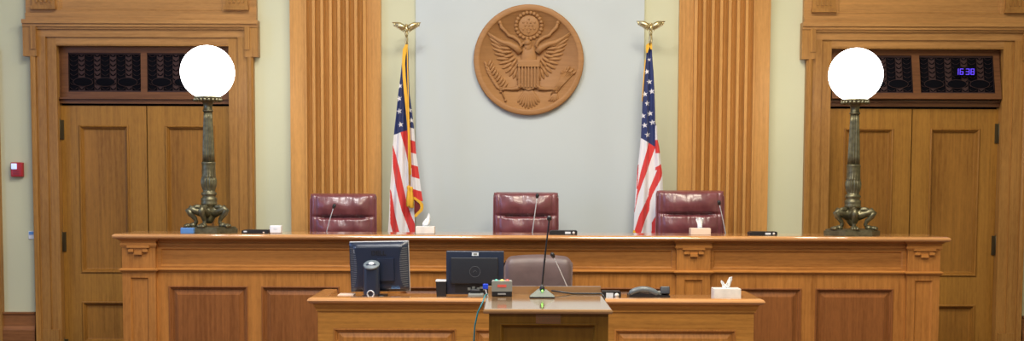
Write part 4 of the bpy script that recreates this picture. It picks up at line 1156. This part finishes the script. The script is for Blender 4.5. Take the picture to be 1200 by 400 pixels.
MB().box(-w, w, -.002, .09, 0, .005).build('base_rim', M_BLACK, t)
MB().lathe([(.011, hh-.012), (.012, hh-.004), (.012, hh+.008), (.008, hh+.012), (.006, hh+.02)], (0, .035, 0), 20).build('collar', M_BLACK, t)
MB().ball((0, .018, hh*.82), .0042).build('indicator_light', mat('green_led', (.1, .8, .1), .3, emit=(.25, 1, .1), estr=3), t)
hd = at(643.6, 256, Ym+.03); pts = []
for i in range(16):
    u = i/15; pts.append(((hd.x-xb)*(u**1.15), .035-.02*u, hh+.01+(hd.z-ZLT-hh-.015)*u))
MB().tube(pts, [.0042]*9+[.0036]*7, 10).build('gooseneck', M_BLACK, t)
MB().ball((hd.x-xb, .012, hd.z-ZLT), .0115, 1, 1, 1.15).build('foam_windscreen', M_BLACK, t)
Yx = on_top(347.6, 588); K = F/Yx; x0 = xa(576, 340, Yx); x1 = xa(600.3, 340, Yx); w = x1-x0
t = thing('signal_light_box', 'grey box with green, yellow and red lights on the left of the lectern top', 'light box', ((x0+x1)/2, Yx, ZLT))
h = za(330, Yx, 588)-ZLT; hb = za(342, Yx, 588)-ZLT
MB().rbox(0, .04, hb/2, w-.003, .08, hb, .003).build('black_base', M_BLACK, t)
MB().prism([(-w/2, hb), (w/2, hb), (w/2-.001, h-.003), (w/2-.004, h), (-w/2+.004, h), (-w/2+.001, h-.003)], -.002, .08).build('grey_housing', M_GREY, t)
for q, nm, c in ((-.27, 'green_light', (.10, .42, .33)), (0, 'yellow_light', (.62, .58, .14)), (.26, 'red_light', (.75, .12, .08))):
    MB().ball((q*w, .03, h), .0095, 1, 1, .8).build('signal_lens', mat(nm, c, .25, emit=c, estr=.25), t)
MB().box(-.021, .021, -.0035, -.001, hb+(h-hb)*.42, hb+(h-hb)*.68).build('red_lettering', mat('red_lettering_ink', (.62, .10, .08), .5), t)
MB().box(-.019, .019, -.0035, .001, hb*.35, hb*.66).build('name_label', mat('grey_label', (.30, .31, .31), .5), t)
# teal cable dropping from the lectern
o = MB().tube([(xa(571, 345, Yx+.03), Yx+.05, ZLT+.006), (xa(568.5, 347, Yx), Yx, ZLT+.004), at(565.5, 355, Yx-.06), at(560, 366, Yx-.08), at(556.5, 382, Yx-.08), at(555.3, 402, Yx-.08), at(556, 440, Yx-.08), (at(556, 440, Yx-.08).x, Yx-.08, .004)], .0036, 8)
o = o.build('cable', M_TEALC, origin=(xa(568, 347, Yx), Yx, 0)); tag(o, 'teal cable hanging down beside the lectern from the light box', 'cable')

# ================================================================== WALL DEVICES
def R4(px0, py0, px1, py1, Y): a = at(px0, py0, Y); b = at(px1, py1, Y); return a.x, b.x, b.z, a.z
Y = YW-.05
x0, x1, z0, z1 = R4(12, 190.3, 26.3, 207.5, Y)
t = thing('fire_alarm_strobe', 'red fire alarm strobe with a clear lens on the cream wall beside a door', 'fire alarm', ((x0+x1)/2, YW, z0))
w = x1-x0; h = z1-z0
MB().rbox(0, -.025, h/2, w, .05, h, .010).build('housing', M_RED, t)
MB().rbox(-w*.18, -.052, h*.72, w*.46, .02, h*.40, .006).build('strobe_lens', mat('strobe_glass', (.55, .65, .85), .1, emit=(.5, .6, 1), estr=.5), t)
sl = MB()
for i in range(4): sl.box(-w*.3, w*.25, -.0515, -.049, h*(.14+.09*i), h*(.17+.09*i))
sl.build('sounder_slots', mat('dark_red_plastic', (.16, .008, .01), .4), t)
x0, x1, z0, z1 = R4(33.2, 271, 40.4, 280.5, YW-.01)
t = thing('light_switch', 'small white switch plate with blue cover on the cream wall beside the left door casing', 'switch', ((x0+x1)/2, YW, z0))
w = x1-x0; h = z1-z0
MB().rbox(0, -.006, h/2, w, .012, h, .004).build('plate', M_WPLAST, t)
MB().box(-w*.36, w*.36, -.016, -.011, h*.55, h*.92).build('rocker', mat('blue_rocker', (.12, .3, .65), .4), t)
# reflection of a clock in the right transom glass, added as glowing digits
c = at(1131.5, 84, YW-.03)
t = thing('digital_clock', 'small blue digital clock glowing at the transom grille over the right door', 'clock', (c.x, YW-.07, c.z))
M_CLOCKREFL = mat('blue_led', (.1, .05, .6), .5, emit=(.13, .06, 1), estr=.55)
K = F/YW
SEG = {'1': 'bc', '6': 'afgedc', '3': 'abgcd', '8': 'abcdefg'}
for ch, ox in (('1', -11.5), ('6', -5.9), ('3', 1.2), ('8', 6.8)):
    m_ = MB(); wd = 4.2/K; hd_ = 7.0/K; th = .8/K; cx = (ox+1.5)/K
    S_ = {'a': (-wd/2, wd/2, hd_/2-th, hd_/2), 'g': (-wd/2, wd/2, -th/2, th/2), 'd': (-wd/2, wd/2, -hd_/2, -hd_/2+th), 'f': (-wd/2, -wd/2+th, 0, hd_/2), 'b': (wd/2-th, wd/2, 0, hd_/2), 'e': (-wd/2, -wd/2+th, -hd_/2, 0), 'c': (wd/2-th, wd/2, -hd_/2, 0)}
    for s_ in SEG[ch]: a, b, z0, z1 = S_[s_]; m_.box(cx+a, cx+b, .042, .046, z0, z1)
    m_.build('digit', M_CLOCKREFL, t)
MB().box(-13/K, 11.5/K, .046, .056, -5/K, 5/K).build('case', M_VOID, t)  # dark backing for the reflected digits; no clock hangs here

# ================================================================== LIGHT
def area(name, loc, rot, sx, sy, e, col):
    ld = bpy.data.lights.new(name, 'AREA'); ld.shape = 'RECTANGLE'; ld.size = sx; ld.size_y = sy; ld.energy = e; ld.color = col
    o = bpy.data.objects.new(name, ld); COL.objects.link(o); o.location = loc; o.rotation_euler = rot; return o
for i, (x, y, e) in enumerate(((-1.3, 7.3, 140), (1.5, 7.3, 150), (-1.3, 4.5, 130), (1.6, 4.5, 145), (-1.6, .5, 80), (1.6, .5, 90))):
    area('ceiling_light', (x, y, CZ-.03), (0, 0, 0), 1.5, 1.5, e, (1, .985, .96) if x < 0 else (1, .90, .72))
for a, b in WINY:
    area('window_daylight', (-RX-.12, (a+b)/2, (WZ0+WZ1)/2), (0, -PI/2, 0), WZ1-WZ0, b-a, 85, (.22, .42, 1))
w = bpy.data.worlds.new('world'); S.world = w; w.use_nodes = True
w.node_tree.nodes['Background'].inputs[0].default_value = (.95, .97, 1, 1); w.node_tree.nodes['Background'].inputs[1].default_value = .2

S.view_settings.view_transform = 'Standard'; S.view_settings.look = 'None'; S.view_settings.gamma = 1; S.view_settings.use_curve_mapping = False
S.view_settings.exposure = 0.33
S.cycles.use_denoising = True
S.cycles.max_bounces = 8; S.cycles.sample_clamp_indirect = 6
